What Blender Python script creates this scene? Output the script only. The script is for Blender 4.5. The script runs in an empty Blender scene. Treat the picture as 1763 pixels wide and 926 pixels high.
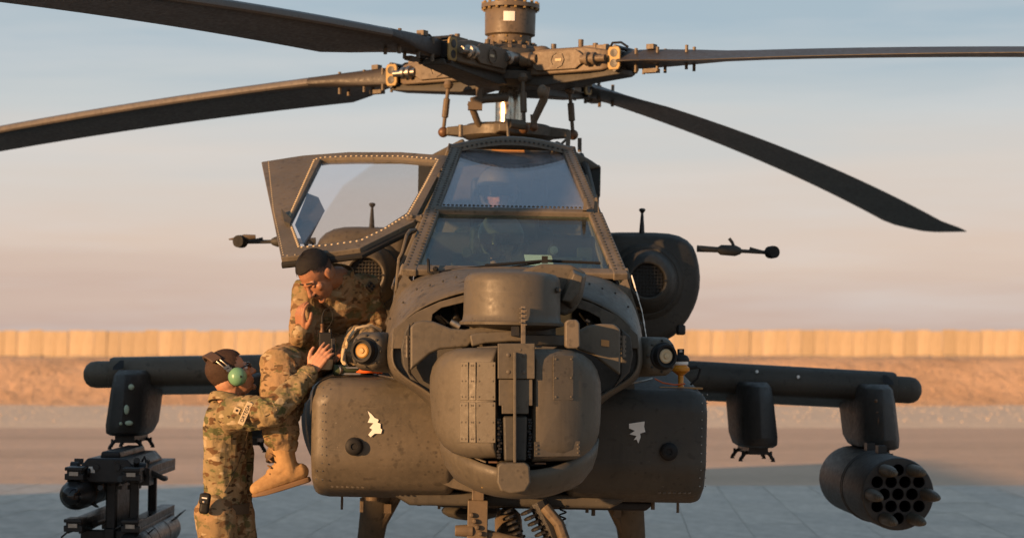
import bpy, bmesh, math, random
from mathutils import Vector, Matrix, noise

random.seed(7)
R = math.radians
V = Vector
scene = bpy.context.scene
COL = scene.collection

# ------------------------------------------------------------------ camera
F, CX, HY, CAMY, CAMZ = 4050.0, 881.5, 620.0, -15.0, 1.68
cam_d = bpy.data.cameras.new('camera')
cam = bpy.data.objects.new('camera', cam_d); COL.objects.link(cam)
cam.location = (0, CAMY, CAMZ); cam.rotation_euler = (R(90), 0, 0)
cam_d.sensor_width = 36.0
cam_d.lens = 36.0 * F / 1763.0
cam_d.shift_y = (HY - 463.0) / 1763.0
cam_d.clip_end = 4000
cam_d.dof.use_dof = True
cam_d.dof.focus_distance = 11.2
cam_d.dof.aperture_fstop = 3.4
scene.camera = cam

# ------------------------------------------------------------------ sky and sun
SUN_EL, SUN_AZ = 9.5, 50.0          # azimuth measured from the camera's back towards its left
sun_dir = V((-math.sin(R(SUN_AZ)) * math.cos(R(SUN_EL)), -math.cos(R(SUN_AZ)) * math.cos(R(SUN_EL)), math.sin(R(SUN_EL))))
world = bpy.data.worlds.new('World'); scene.world = world
world.use_nodes = True
nt = world.node_tree; nt.nodes.clear()
def wn(t, **k):
    n = nt.nodes.new(t)
    for a, b in k.items(): setattr(n, a, b)
    return n
out = wn('ShaderNodeOutputWorld'); bg = wn('ShaderNodeBackground')
bg.inputs['Strength'].default_value = 0.1   # sky light
sky = wn('ShaderNodeTexSky', sky_type='NISHITA', sun_disc=False)
sky.sun_elevation = R(SUN_EL); sky.sun_rotation = math.atan2(sun_dir.x, sun_dir.y) % (2 * math.pi)
sky.dust_density = 2.0; sky.air_density = 1.0; sky.altitude = 300
tc = wn('ShaderNodeTexCoord'); sep = wn('ShaderNodeSeparateXYZ')
nt.links.new(tc.outputs['Generated'], sep.inputs[0])
# thin high cloud streaks, long in azimuth and thin in elevation
mp = wn('ShaderNodeMapping'); mp.inputs['Scale'].default_value = (2.2, 2.2, 26)
nz = wn('ShaderNodeTexNoise'); nz.inputs['Scale'].default_value = 2.1; nz.inputs['Detail'].default_value = 4; nz.inputs['Roughness'].default_value = .5
nt.links.new(tc.outputs['Generated'], mp.inputs[0]); nt.links.new(mp.outputs[0], nz.inputs[0])
# low hazy band over the desert: mauve at the horizon, straw above it, pale blue higher up
ad = wn('ShaderNodeMath', operation='MULTIPLY_ADD'); ad.inputs[1].default_value = 0.05; ad.inputs[2].default_value = -0.025
nt.links.new(nz.outputs['Fac'], ad.inputs[0])
ad2 = wn('ShaderNodeMath', operation='ADD'); nt.links.new(sep.outputs['Z'], ad2.inputs[0]); nt.links.new(ad.outputs[0], ad2.inputs[1])
mr = wn('ShaderNodeMapRange'); mr.inputs['From Min'].default_value = 0.0; mr.inputs['From Max'].default_value = 0.20
nt.links.new(ad2.outputs[0], mr.inputs['Value'])
rp = wn('ShaderNodeValToRGB'); cr = rp.color_ramp
SKY = [(0.0, (.48, .35, .305)), (.09, (.56, .41, .34)), (.25, (.67, .535, .445)), (.40, (.64, .585, .535)), (.54, (.54, .57, .575)), (.70, (.38, .475, .54)), (1.0, (.27, .39, .50))]
while len(cr.elements) < len(SKY): cr.elements.new(0.5)
for e, (p, c) in zip(cr.elements, SKY): e.position = p; e.color = (*c, 1)
nt.links.new(mr.outputs[0], rp.inputs[0])
sc10 = wn('ShaderNodeVectorMath', operation='SCALE'); sc10.inputs['Scale'].default_value = 5.9
# brighter cloud veils drifting through the band
mp2 = wn('ShaderNodeMapping'); mp2.inputs['Scale'].default_value = (1.6, 1.6, 17); mp2.inputs['Location'].default_value = (3.1, .4, 1.7); mp2.inputs['Rotation'].default_value = (R(3), R(-4), 0)
nz2 = wn('ShaderNodeTexNoise'); nz2.inputs['Scale'].default_value = 3.0; nz2.inputs['Detail'].default_value = 6; nz2.inputs['Roughness'].default_value = .6
nt.links.new(tc.outputs['Generated'], mp2.inputs[0]); nt.links.new(mp2.outputs[0], nz2.inputs[0])
cmr = wn('ShaderNodeMapRange'); cmr.inputs['From Min'].default_value = .45; cmr.inputs['From Max'].default_value = .75; cmr.inputs['To Max'].default_value = .38
nt.links.new(nz2.outputs['Fac'], cmr.inputs['Value'])
cmx = wn('ShaderNodeMix', data_type='RGBA'); cmx.inputs['B'].default_value = (.68, .66, .645, 1)
nt.links.new(cmr.outputs[0], cmx.inputs['Factor']); nt.links.new(rp.outputs[0], cmx.inputs['A'])
nt.links.new(cmx.outputs['Result'], sc10.inputs[0])
w = wn('ShaderNodeMapRange', interpolation_type='SMOOTHSTEP'); w.inputs['From Min'].default_value = .2; w.inputs['From Max'].default_value = 1.3
w.inputs['To Min'].default_value = 0.0; w.inputs['To Max'].default_value = 1.0
nt.links.new(sep.outputs['Z'], w.inputs['Value'])
mx = wn('ShaderNodeMix', data_type='RGBA')
nt.links.new(w.outputs[0], mx.inputs['Factor']); nt.links.new(sc10.outputs[0], mx.inputs['A']); nt.links.new(sky.outputs[0], mx.inputs['B'])
nt.links.new(mx.outputs['Result'], bg.inputs['Color']); nt.links.new(bg.outputs[0], out.inputs[0])

sun_d = bpy.data.lights.new('sun', 'SUN'); sun_d.energy = 4.4; sun_d.angle = R(1.0); sun_d.color = (1.0, .55, .24)
sun = bpy.data.objects.new('sun', sun_d); COL.objects.link(sun)
sun.rotation_euler = (-sun_dir).to_track_quat('-Z', 'Y').to_euler()

scene.view_settings.view_transform = 'Standard'; scene.view_settings.look = 'None'
scene.view_settings.exposure = 0.85; scene.view_settings.gamma = 1.0
scene.view_settings.use_curve_mapping = False
scene.render.engine = 'CYCLES'
scene.cycles.max_bounces = 6; scene.cycles.transparent_max_bounces = 12

# ------------------------------------------------------------------ helpers
def at(px, py, d):
    """world point seen at a pixel of the photograph, d metres in front of the camera plane"""
    return V(((px - CX) * d / F, CAMY + d, CAMZ + (HY - py) * d / F))

HM = Matrix.Translation((-.085, 0, 0)) @ Matrix.Rotation(R(1.0), 4, 'Z') @ Matrix.Rotation(R(1.1), 4, 'Y')
HI = HM.inverted()
def hl(px, py, d): return HI @ at(px, py, d)          # the same in the helicopter's own axes

def frame(direction, up=V((0, 0, 1))):
    z = direction.normalized()
    if abs(z.dot(up)) > .98: up = V((0, 1, 0)) if abs(z.y) < .9 else V((1, 0, 0))
    x = up.cross(z).normalized(); y = z.cross(x)
    return x, y, z

class MB:
    def __init__(s): s.v = []; s.f = []
    def add(s, vs, fs):
        o = len(s.v); s.v += [V(p) for p in vs]; s.f += [tuple(i + o for i in q) for q in fs]; return s
    def loft(s, rings, cap0=True, cap1=True):
        n = len(rings[0]); vs = [p for r in rings for p in r]; fs = []
        for k in range(len(rings) - 1):
            for i in range(n):
                j = (i + 1) % n
                fs.append((k * n + i, k * n + j, (k + 1) * n + j, (k + 1) * n + i))
        if cap0: fs.append(tuple(reversed(range(n))))
        if cap1: fs.append(tuple(range((len(rings) - 1) * n, len(rings) * n)))
        return s.add(vs, fs)
    def box(s, c, size, m=None):
        c = V(c); hx, hy, hz = [q / 2 for q in size]
        vs = [V((x, y, z)) for x in (-hx, hx) for y in (-hy, hy) for z in (-hz, hz)]
        if m is not None: vs = [m @ p for p in vs]
        vs = [p + c for p in vs]
        return s.add(vs, [(0, 1, 3, 2), (4, 6, 7, 5), (0, 4, 5, 1), (2, 3, 7, 6), (0, 2, 6, 4), (1, 5, 7, 3)])
    def cyl(s, a, b, r0, r1=None, n=16):
        return s.tube([a, b], [r0, r0 if r1 is None else r1], n)
    def tube(s, pts, r, n=8):
        pts = [V(p) for p in pts]
        if not isinstance(r, (list, tuple)): r = [r] * len(pts)
        rings = []; px = None
        for k, p in enumerate(pts):
            t = (pts[min(k + 1, len(pts) - 1)] - pts[max(k - 1, 0)])
            if t.length < 1e-9: t = V((0, 0, 1))
            t.normalize()
            if px is None: x, y, _ = frame(t)
            else:
                x = (px - t * px.dot(t))
                x = x.normalized() if x.length > 1e-6 else frame(t)[0]
                y = t.cross(x)
            px = x
            rings.append([p + (x * math.cos(2 * math.pi * i / n) + y * math.sin(2 * math.pi * i / n)) * r[k] for i in range(n)])
        return s.loft(rings)
    def limb(s, pts, r, n=14):
        """rounded-ended tapering tube"""
        pts = [V(p) for p in pts]
        a = (pts[0] - pts[1]).normalized(); b = (pts[-1] - pts[-2]).normalized()
        P = []; Q = []
        for k in (0, 1, 2):
            t = R(82 - 30 * k); P.append(pts[0] + a * r[0] * math.sin(t)); Q.append(r[0] * math.cos(t))
        P += pts; Q += list(r)
        for k in (2, 1, 0):
            t = R(82 - 30 * k); P.append(pts[-1] + b * r[-1] * math.sin(t)); Q.append(r[-1] * math.cos(t))
        return s.tube(P, Q, n)
    def ell(s, c, rad, nu=16, nv=10, m=None):
        c = V(c); rings = []
        for j in range(nv + 1):
            t = math.pi * (j + .02 * (j == 0) - .02 * (j == nv)) / nv
            ring = []
            for i in range(nu):
                a = 2 * math.pi * i / nu
                p = V((rad[0] * math.sin(t) * math.cos(a), rad[1] * math.sin(t) * math.sin(a), -rad[2] * math.cos(t)))
                ring.append(c + (m @ p if m is not None else p))
            rings.append(ring)
        return s.loft(rings)
    def lathe(s, o, ax, prof, n=24):
        """prof: (radius, distance along the axis)"""
        o = V(o); x, y, z = frame(V(ax))
        return s.loft([[o + z * h + (x * math.cos(2 * math.pi * i / n) + y * math.sin(2 * math.pi * i / n)) * max(r, 1e-4) for i in range(n)] for r, h in prof])
    def prism(s, poly, off):
        off = V(off); poly = [V(p) for p in poly]
        return s.loft([poly, [p + off for p in poly]])
    def mirror(s):
        m = MB(); m.v = [V((-p.x, p.y, p.z)) for p in s.v]; m.f = [tuple(reversed(q)) for q in s.f]; return m
    def xf(s, M): s.v = [M @ p for p in s.v]; return s
    def mesh(s, name):
        me = bpy.data.meshes.new(name); me.from_pydata([tuple(p) for p in s.v], [], s.f)
        bm = bmesh.new(); bm.from_mesh(me); bmesh.ops.recalc_face_normals(bm, faces=bm.faces); bm.to_mesh(me); bm.free()
        return me
    def build(s, name, mat, parent=None, bevel=0, seg=2, ang=35, sub=0, smooth=True):
        me = s.mesh(name)
        return link(name, me, mat, parent, bevel, seg, ang, sub, smooth)

def _parts(s, name, mat, parent=None, gap=.004, **k):
    """each separate piece collected in the builder becomes an object of its own"""
    up = list(range(len(s.v)))
    def find(a):
        while up[a] != a: up[a] = up[up[a]]; a = up[a]
        return a
    for q in s.f:
        for b in q[1:]: up[find(q[0])] = find(b)
    isl = {}
    for i in range(len(s.v)): isl.setdefault(find(i), []).append(i)
    boxes = []
    for ids in isl.values():
        lo = [min(s.v[i][a] for i in ids) - gap for a in range(3)]; hi = [max(s.v[i][a] for i in ids) + gap for a in range(3)]; boxes.append([lo, hi, list(ids)])
    done = False
    while not done:
        done = True
        for i in range(len(boxes)):
            for j in range(i + 1, len(boxes)):
                A, B = boxes[i], boxes[j]
                if all(A[0][a] <= B[1][a] and B[0][a] <= A[1][a] for a in range(3)):
                    boxes[i] = [[min(A[0][a], B[0][a]) for a in range(3)], [max(A[1][a], B[1][a]) for a in range(3)], A[2] + B[2]]; boxes.pop(j); done = False; break
            if not done: break
    res = []
    for lo, hi, ids in boxes:
        mp_ = {o: n for n, o in enumerate(sorted(ids))}; m = MB(); m.v = [s.v[i] for i in sorted(ids)]; m.f = [tuple(mp_[i] for i in q) for q in s.f if q[0] in mp_]
        res.append(m.build(name, mat, parent, **k))
    return res
MB.parts = _parts

def link(name, me, mat, parent=None, bevel=0, seg=2, ang=35, sub=0, smooth=True):
    if mat is not None and not me.materials: me.materials.append(mat)
    o = bpy.data.objects.new(name, me); COL.objects.link(o)
    if parent is not None: o.parent = parent
    if smooth:
        me.shade_smooth()
        if not bevel and not sub: me.set_sharp_from_angle(angle=R(ang))
    if bevel:
        b = o.modifiers.new('bevel', 'BEVEL'); b.width = bevel; b.segments = seg; b.limit_method = 'ANGLE'; b.angle_limit = R(ang)
        wnm = o.modifiers.new('wn', 'WEIGHTED_NORMAL'); wnm.keep_sharp = True
    if sub:
        q = o.modifiers.new('sub', 'SUBSURF'); q.levels = sub; q.render_levels = sub
    return o

def empty(name, loc=(0, 0, 0)):
    o = bpy.data.objects.new(name, None); o.empty_display_size = .2; COL.objects.link(o); o.location = loc; return o
def tag(o, label=None, cat=None, group=None, kind=None):
    if label: o['label'] = label
    if cat: o['category'] = cat
    if group: o['group'] = group
    if kind: o['kind'] = kind
    return o
def copy_tree(o, parent=None):
    c = o.copy(); COL.objects.link(c)
    if parent is not None: c.parent = parent
    for ch in o.children: copy_tree(ch, c)
    return c

def remeshed(name, mb, voxel, it=4, fac=.5):
    """one continuous skin grown over overlapping volumes"""
    me = mb.mesh(name + '_raw'); o = bpy.data.objects.new(name + '_raw', me); COL.objects.link(o)
    r = o.modifiers.new('r', 'REMESH'); r.mode = 'VOXEL'; r.voxel_size = voxel
    if it:
        s = o.modifiers.new('s', 'SMOOTH'); s.factor = fac; s.iterations = it
    dg = bpy.context.evaluated_depsgraph_get(); ev = o.evaluated_get(dg)
    nm = bpy.data.meshes.new_from_object(ev, depsgraph=dg); nm.name = name
    bpy.data.objects.remove(o); bpy.data.meshes.remove(me)
    return nm
def push(me, fn):
    """move each vertex along its normal by fn(co)"""
    me.update(); ns = [v.normal.copy() for v in me.vertices]
    for v, n in zip(me.vertices, ns): v.co = v.co + n * fn(v.co)
    me.update(); return me

# ------------------------------------------------------------------ materials
MATS = {}
class NT:
    def __init__(s, name):
        s.m = bpy.data.materials.new(name); s.m.use_nodes = True; s.t = s.m.node_tree
        s.t.nodes.clear(); s.o = s.n('ShaderNodeOutputMaterial'); s.b = s.n('ShaderNodeBsdfPrincipled'); s.l(s.b.outputs[0], s.o.inputs[0])
        tcn = s.n('ShaderNodeTexCoord'); s.co = tcn.outputs['Object']; MATS[name] = s.m
    def n(s, t, **k):
        q = s.t.nodes.new(t)
        for a, b in k.items(): setattr(q, a, b)
        return q
    def l(s, a, b): s.t.links.new(a, b)
    def noise(s, scale, detail=4, rough=.55, stretch=None, off=None):
        co = s.co
        if stretch or off:
            mp = s.n('ShaderNodeMapping'); mp.inputs['Scale'].default_value = stretch or (1, 1, 1); mp.inputs['Location'].default_value = off or (0, 0, 0)
            s.l(co, mp.inputs[0]); co = mp.outputs[0]
        q = s.n('ShaderNodeTexNoise'); q.inputs['Scale'].default_value = scale; q.inputs['Detail'].default_value = detail; q.inputs['Roughness'].default_value = rough
        s.l(co, q.inputs['Vector']); return q.outputs['Fac']
    def voro(s, scale, feature='F1'):
        q = s.n('ShaderNodeTexVoronoi', feature=feature); q.inputs['Scale'].default_value = scale; s.l(s.co, q.inputs['Vector']); return q.outputs['Distance']
    def step(s, x, a, b, lo=0.0, hi=1.0):
        q = s.n('ShaderNodeMapRange'); q.inputs['From Min'].default_value = a; q.inputs['From Max'].default_value = b
        q.inputs['To Min'].default_value = lo; q.inputs['To Max'].default_value = hi; s.l(x, q.inputs['Value']); return q.outputs[0]
    def math(s, op, a, b):
        q = s.n('ShaderNodeMath', operation=op)
        for i, x in enumerate((a, b)):
            if isinstance(x, (int, float)): q.inputs[i].default_value = x
            else: s.l(x, q.inputs[i])
        return q.outputs[0]
    def mix(s, fac, a, b):
        q = s.n('ShaderNodeMix', data_type='RGBA')
        for key, x in (('Factor', fac), ('A', a), ('B', b)):
            if isinstance(x, (int, float)): q.inputs[key].default_value = x
            elif isinstance(x, tuple): q.inputs[key].default_value = (*x, 1)
            else: s.l(x, q.inputs[key])
        return q.outputs['Result']
    def set(s, color=None, rough=None, metal=None, spec=None, bump=None, bd=.002, bs=.5):
        for key, x in (('Base Color', color), ('Roughness', rough), ('Metallic', metal), ('Specular IOR Level', spec)):
            if x is None: continue
            if isinstance(x, (int, float)): s.b.inputs[key].default_value = x
            elif isinstance(x, tuple): s.b.inputs[key].default_value = (*x, 1)
            else: s.l(x, s.b.inputs[key])
        if bump is not None:
            q = s.n('ShaderNodeBump'); q.inputs['Distance'].default_value = bd; q.inputs['Strength'].default_value = bs
            s.l(bump, q.inputs['Height']); s.l(q.outputs[0], s.b.inputs['Normal'])
        return s.m

def paint(name, base, dusty, rough=.55, blotch=1.0, chips=0.0, dark=None):
    t = NT(name)
    big = t.noise(2.2, 5, .6); fine = t.noise(38, 4, .65); spot = t.noise(21, 3, .5, off=(3, 1, 7))
    c = t.mix(t.step(big, .38, .68, 0, .75 * blotch), base, dusty)
    c = t.mix(t.step(fine, .45, .8, 0, .35), c, dusty)
    dk = dark or tuple(q * .45 for q in base)
    c = t.mix(t.step(spot, .60, .68, 0, .5 * blotch), c, dk)
    streak = t.noise(9, 3, .6, stretch=(1.6, 1.6, .22), off=(1, 5, 2))
    c = t.mix(t.step(streak, .55, .78, 0, .4), c, dk)
    if blotch > .55:                      # dried spatter and ring stains
        vd = t.voro(34.0); msk = t.noise(3.1, 3, .6, off=(6, 2, 3))
        c = t.mix(t.math('MULTIPLY', t.step(vd, .30, .16), t.step(msk, .52, .62, 0, .55)), c, dk)
        scr = t.noise(46, 2, .5, stretch=(.12, .12, 1.6), off=(4, 8, 2)); c = t.mix(t.step(scr, .70, .76, 0, .14), c, tuple(min(1, q * 1.5) for q in dusty))
    if chips:
        ch = t.noise(60, 2, .5, off=(9, 4, 1)); c = t.mix(t.step(ch, .74, .76, 0, chips), c, (.34, .31, .25))
    rg = t.step(fine, .3, .75, rough - .1, rough + .16)
    return t.set(c, rg, 0, .35, t.noise(160, 3, .6), .0012, .35)

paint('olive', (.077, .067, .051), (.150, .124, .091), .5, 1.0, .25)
paint('olive_dark', (.043, .041, .036), (.082, .073, .058), .6, .8, .15)  # also carries painted shade on the right bay, nacelle and wing
paint('turret_paint', (.080, .070, .053), (.130, .109, .080), .5, .6, .1)
paint('frame_paint', (.092, .080, .063), (.160, .132, .099), .55, 1.0, .4)
paint('hub_paint', (.095, .074, .052), (.165, .122, .078), .5, 1.0, .3)
paint('blade_paint', (.036, .030, .026), (.062, .052, .044), .5, .7)
paint('blade_edge', (.10, .088, .078), (.15, .125, .105), .35, .6)
paint('weapon_black', (.014, .014, .015), (.035, .033, .030), .4, .6, .1)
paint('pod_grey', (.031, .030, .028), (.058, .052, .045), .5, .8, .12)
paint('rubber', (.012, .012, .012), (.03, .028, .025), .75, .5)
paint('cockpit_dark', (.02, .024, .024), (.035, .04, .04), .6, .4)
t = NT('panel_line'); t.set((.018, .016, .013), .8)
t = NT('steel'); t.set((.62, .52, .40), t.step(t.noise(30, 3), .3, .7, .18, .38), 1.0)
t = NT('bare_metal'); t.set(t.mix(t.noise(50), (.45, .42, .38), (.2, .18, .15)), .38, 1.0)
t = NT('gold_link'); t.set(t.mix(t.noise(25), (.36, .24, .085), (.2, .13, .045)), .55, .2)
t = NT('rust_bolt'); t.set(t.mix(t.noise(60), (.19, .10, .05), (.08, .045, .025)), .5, .3)
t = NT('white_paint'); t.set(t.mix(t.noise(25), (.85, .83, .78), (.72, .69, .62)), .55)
t = NT('chip_green'); t.set((.42, .50, .36), .6)
t = NT('amber'); t.set((.62, .23, .012), .4)
t = NT('cap_black'); t.set((.012, .012, .012), .6, 0, .25)
t = NT('orange_cable'); t.set((.75, .13, .02), .45)
t = NT('green_fabric'); t.set((.055, .075, .035), .8)
t = NT('headset_green'); t.set(t.mix(t.noise(8), (.13, .30, .17), (.17, .34, .2)), .32)
t = NT('leather'); t.set((.075, .042, .025), .6)
t = NT('tan_plastic'); t.set((.62, .47, .28), .6)
t = NT('lens_gold'); t.set((.33, .17, .025), .5)
t = NT('lens_tan'); t.set((.50, .38, .22), .45)
t = NT('lamp_green'); t.set((.09, .32, .26), .3)
t = NT('helmet_grey'); t.set(t.mix(t.noise(20), (.17, .165, .13), (.11, .105, .085)), .5)
t = NT('paper'); t.set((.8, .78, .72), .7)
t = NT('placard'); t.set((.42, .20, .06), .6)
t = NT('velcro'); t.set((.52, .42, .27), .9)
t = NT('thread_black'); t.set((.012, .011, .01), .8)
t = NT('hair_black'); t.set(t.mix(t.noise(220, 3, .6, stretch=(1, .4, 1)), (.006, .005, .005), (.024, .020, .017)), .65, 0, .3, t.noise(330, 3, .6, stretch=(1, .35, 1)), .004, 1.0)
t = NT('hair_fade'); t.set(t.mix(t.noise(400, 2), (.05, .028, .018), (.11, .055, .033)), .7)
t = NT('hair_brown'); t.set(t.mix(t.noise(200, 3, .6, stretch=(1, .5, .7)), (.035, .018, .011), (.085, .046, .026)), .65, 0, .3, t.noise(330, 3, .6, stretch=(1, .5, .6)), .004, 1.0)
t = NT('skin_tan'); t.set(t.mix(t.noise(35), (.50, .27, .16), (.42, .20, .115)), .5, 0, .4, t.noise(180, 3), .0008, .4); t.b.inputs['Subsurface Weight'].default_value = .08; t.b.inputs['Subsurface Radius'].default_value = (.01, .004, .002)
t = NT('skin_deep'); t.set(t.mix(t.noise(35), (.36, .17, .09), (.28, .125, .065)), .5, 0, .4, t.noise(180, 3), .0008, .4); t.b.inputs['Subsurface Weight'].default_value = .08; t.b.inputs['Subsurface Radius'].default_value = (.01, .004, .002)
t = NT('boot_suede'); t.set(t.mix(t.step(t.noise(30), .35, .7), (.40, .25, .115), (.30, .18, .08)), .85, 0, .2, t.noise(220, 3), .0015, .5)
t = NT('boot_sole'); t.set((.17, .10, .05), .8)
t = NT('belt_brown'); t.set((.085, .06, .035), .8, bump=t.noise(200), bd=.001)
t = NT('lens_dark'); t.set((.01, .01, .012), .1)

def camo(name, warm=1.0, flat=0.0):
    t = NT(name)
    n1 = t.noise(7.5, 3, .55, stretch=(1, 1, 1.5)); n2 = t.noise(10, 3, .6, stretch=(1, 1, 1.6), off=(4, 2, 8)); n3 = t.noise(17, 2, .5, stretch=(.8, .8, 1.5), off=(7, 7, 1)); n4 = t.noise(24, 2, .5, off=(1, 9, 3), stretch=(.7, .7, 1.8))
    c = t.mix(t.step(n1, .46, .56), (.275 * warm, .205, .112), (.20 * warm, .160, .082))
    c = t.mix(t.step(n2, .55, .60), c, (.100, .105, .046))
    c = t.mix(t.step(n3, .585, .62), c, (.120, .068, .033))
    c = t.mix(t.step(n4, .63, .66), c, (.06, .042, .024))
    c = t.mix(t.step(t.noise(15, 2, .5, off=(5, 3, 6), stretch=(.8, .8, 1.7)), .62, .66), c, (.37, .295, .18))
    if flat: c = t.mix(flat, c, (.23 * warm, .165, .085))
    wv = t.noise(700, 2, .5); fold = t.noise(22, 4, .6, stretch=(1.2, 1.2, .6), off=(2, 2, 2))
    q = t.math('ADD', t.math('MULTIPLY', fold, 1.0), t.math('MULTIPLY', wv, .08))
    return t.set(c, .9, 0, .15, q, .012, .55)
camo('camo'); camo('camo_warm_lit', 1.12, .2)  # second copy warmed and flattened in colour to stand for warm light
t = NT('bag_cloth'); t.set(t.mix(t.step(t.noise(26, 3, .6), .45, .6), (.27, .205, .125), (.15, .115, .066)), .9, 0, .15, t.noise(60, 4, .6), .008, .6)

def glass(name, tint, refl=1.0, dust=.05, dustcol=(.42, .40, .38)):
    t = NT(name); t.t.nodes.remove(t.b)
    tr = t.n('ShaderNodeBsdfTransparent'); tr.inputs[0].default_value = (*tint, 1)
    gl = t.n('ShaderNodeBsdfGlossy'); gl.inputs['Roughness'].default_value = .02; gl.inputs['Color'].default_value = (.92, .95, 1, 1)
    df = t.n('ShaderNodeBsdfDiffuse'); df.inputs[0].default_value = (*dustcol, 1)
    fr = t.n('ShaderNodeFresnel'); gm = t.n('ShaderNodeNewGeometry'); t.l(t.step(gm.outputs['Backfacing'], 0, 1, 1.5, 1 / 1.5), fr.inputs[0])
    m1 = t.n('ShaderNodeMixShader'); m2 = t.n('ShaderNodeMixShader')
    t.l(t.math('MULTIPLY', fr.outputs[0], refl), m1.inputs[0]); t.l(tr.outputs[0], m1.inputs[1]); t.l(gl.outputs[0], m1.inputs[2])
    t.l(t.step(t.noise(5, 5, .7), .3, .8, dust * .4, dust * 2), m2.inputs[0]); t.l(m1.outputs[0], m2.inputs[1]); t.l(df.outputs[0], m2.inputs[2])
    t.l(m2.outputs[0], t.o.inputs[0]); return t.m
glass('glass_front', (.74, .85, .81), 1.0, .025)
glass('glass_upper', (.80, .83, .88), 1.25, .18, (.46, .45, .47))
glass('glass_door', (.93, .94, .96), .75, .02)
glass('visor', (.10, .10, .11), 1.3, .02)
# ================================================================== the setting
t = NT('mat_metal')
v1 = t.noise(.7, 5, .6, stretch=(1, .35, 1)); v2 = t.noise(6, 5, .7, stretch=(1, .4, 1)); v3 = t.noise(30, 3, .6)
oi = t.n('ShaderNodeObjectInfo')
c = t.mix(t.step(v1, .3, .7), (.37, .31, .235), (.45, .38, .295)); c = t.mix(t.step(v2, .5, .75, 0, .6), c, (.33, .285, .23)); c = t.mix(t.step(v3, .55, .8, 0, .3), c, (.10, .097, .095))
st = t.n('ShaderNodeTexNoise'); gp = t.n('ShaderNodeNewGeometry'); st.inputs['Scale'].default_value = .33; st.inputs['Detail'].default_value = 5; t.l(gp.outputs['Position'], st.inputs['Vector'])
c = t.mix(t.step(st.outputs['Fac'], .52, .68, 0, .55), c, (.22, .19, .15))
c = t.mix(t.step(oi.outputs['Random'], 0, 1, 0, .25), c, (.19, .18, .165))
t.set(c, t.step(v2, .3, .7, .32, .55), 0, .3, v3, .002, .3)
t = NT('apron_base'); t.set(t.mix(t.noise(2), (.13, .12, .11), (.17, .155, .135)), .9)
t = NT('road_dirt')
a = t.noise(.25, 5, .6, stretch=(.25, 1, 1)); b = t.noise(3, 5, .7); c = t.mix(t.step(a, .35, .65), (.60, .43, .31), (.47, .34, .245)); c = t.mix(t.step(b, .45, .75, 0, .6), c, (.66, .48, .35))
t.set(c, .95, 0, .1, b, .05, .6)
t = NT('gravel_pale')
a = t.noise(1.2, 6, .75); b = t.voro(5.5); c = t.mix(t.step(a, .35, .65), (.76, .60, .44), (.62, .48, .345)); c = t.mix(t.step(b, .1, .6, 0, .25), c, (.62, .49, .36))
t.set(c, .95, 0, .1, b, .02, .5)
t = NT('berm_soil')
a = t.noise(.35, 6, .65, stretch=(.6, 1, 1.2)); b = t.noise(1.7, 6, .7); c = t.mix(t.step(a, .38, .62), (.70, .45, .27), (.54, .34, .20)); c = t.mix(t.step(b, .50, .74, 0, .6), c, (.26, .16, .10))
t.set(c, .95, 0, .1, b, .25, .9)
t = NT('wall_concrete')
a = t.noise(.6, 5, .6, stretch=(2, 2, .4)); oi = t.n('ShaderNodeObjectInfo'); c = t.mix(t.step(a, .3, .7), (.60, .48, .33), (.45, .36, .245))
c = t.mix(t.step(oi.outputs['Random'], 0, 1, 0, .55), c, (.30, .24, .16))
c = t.mix(t.step(t.noise(2.5, 4, .6, stretch=(3, 3, .35), off=(2, 2, 9)), .55, .75, 0, .6), c, (.24, .18, .115)); t.set(c, .9, 0, .1, t.noise(8), .02, .4)

# ground sheet to the horizon, with the low earth bank rising beyond the gravel
def bank_z(x, y):
    y0 = 70.0
    if y <= y0: return 0.0
    k = min(1.0, (y - y0) / 6.0); k = k * k * (3 - 2 * k)
    n = noise.fractal(V((x * .12, y * .12, 3.3)), 1.0, 2.0, 4)
    n2 = noise.fractal(V((x * .55, y * .5, 8.1)), 1.0, 2.0, 3)
    amp = min(1.0, (y - y0) / 6.0) * (1.0 if y < 110 else .3)
    return 1.72 * k + amp * (.16 * n + .10 * n2) + max(0, min(1, (y - 110) / 120)) * .10
m = MB(); m.add([(-2500, -2500, -.06), (2500, -2500, -.06), (2500, 71, -.06), (-2500, 71, -.06)], [(0, 1, 2, 3)])
tag(m.build('desert_ground', MATS['road_dirt']), 'packed brown earth around the apron', 'ground', kind='structure')
m = MB(); xs = [-2500, -800, -300, -120, -60] + [-60 + .6 * i for i in range(1, 200)] + [60, 120, 300, 800, 2500]
ys = [70 + .55 * i for i in range(0, 76)] + [115, 122, 135, 160, 200, 258, 300, 600, 2800]
vs = [(x, y, bank_z(x, y) - (.05 if y <= 70 else 0)) for y in ys for x in xs]; nx = len(xs)
m.add(vs, [(j * nx + i, j * nx + i + 1, (j + 1) * nx + i + 1, (j + 1) * nx + i) for j in range(len(ys) - 1) for i in range(nx - 1)])
tag(m.build('earth_bank', MATS['berm_soil'], ang=180), 'low orange earth bank below the far wall', 'bank', kind='structure')
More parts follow.
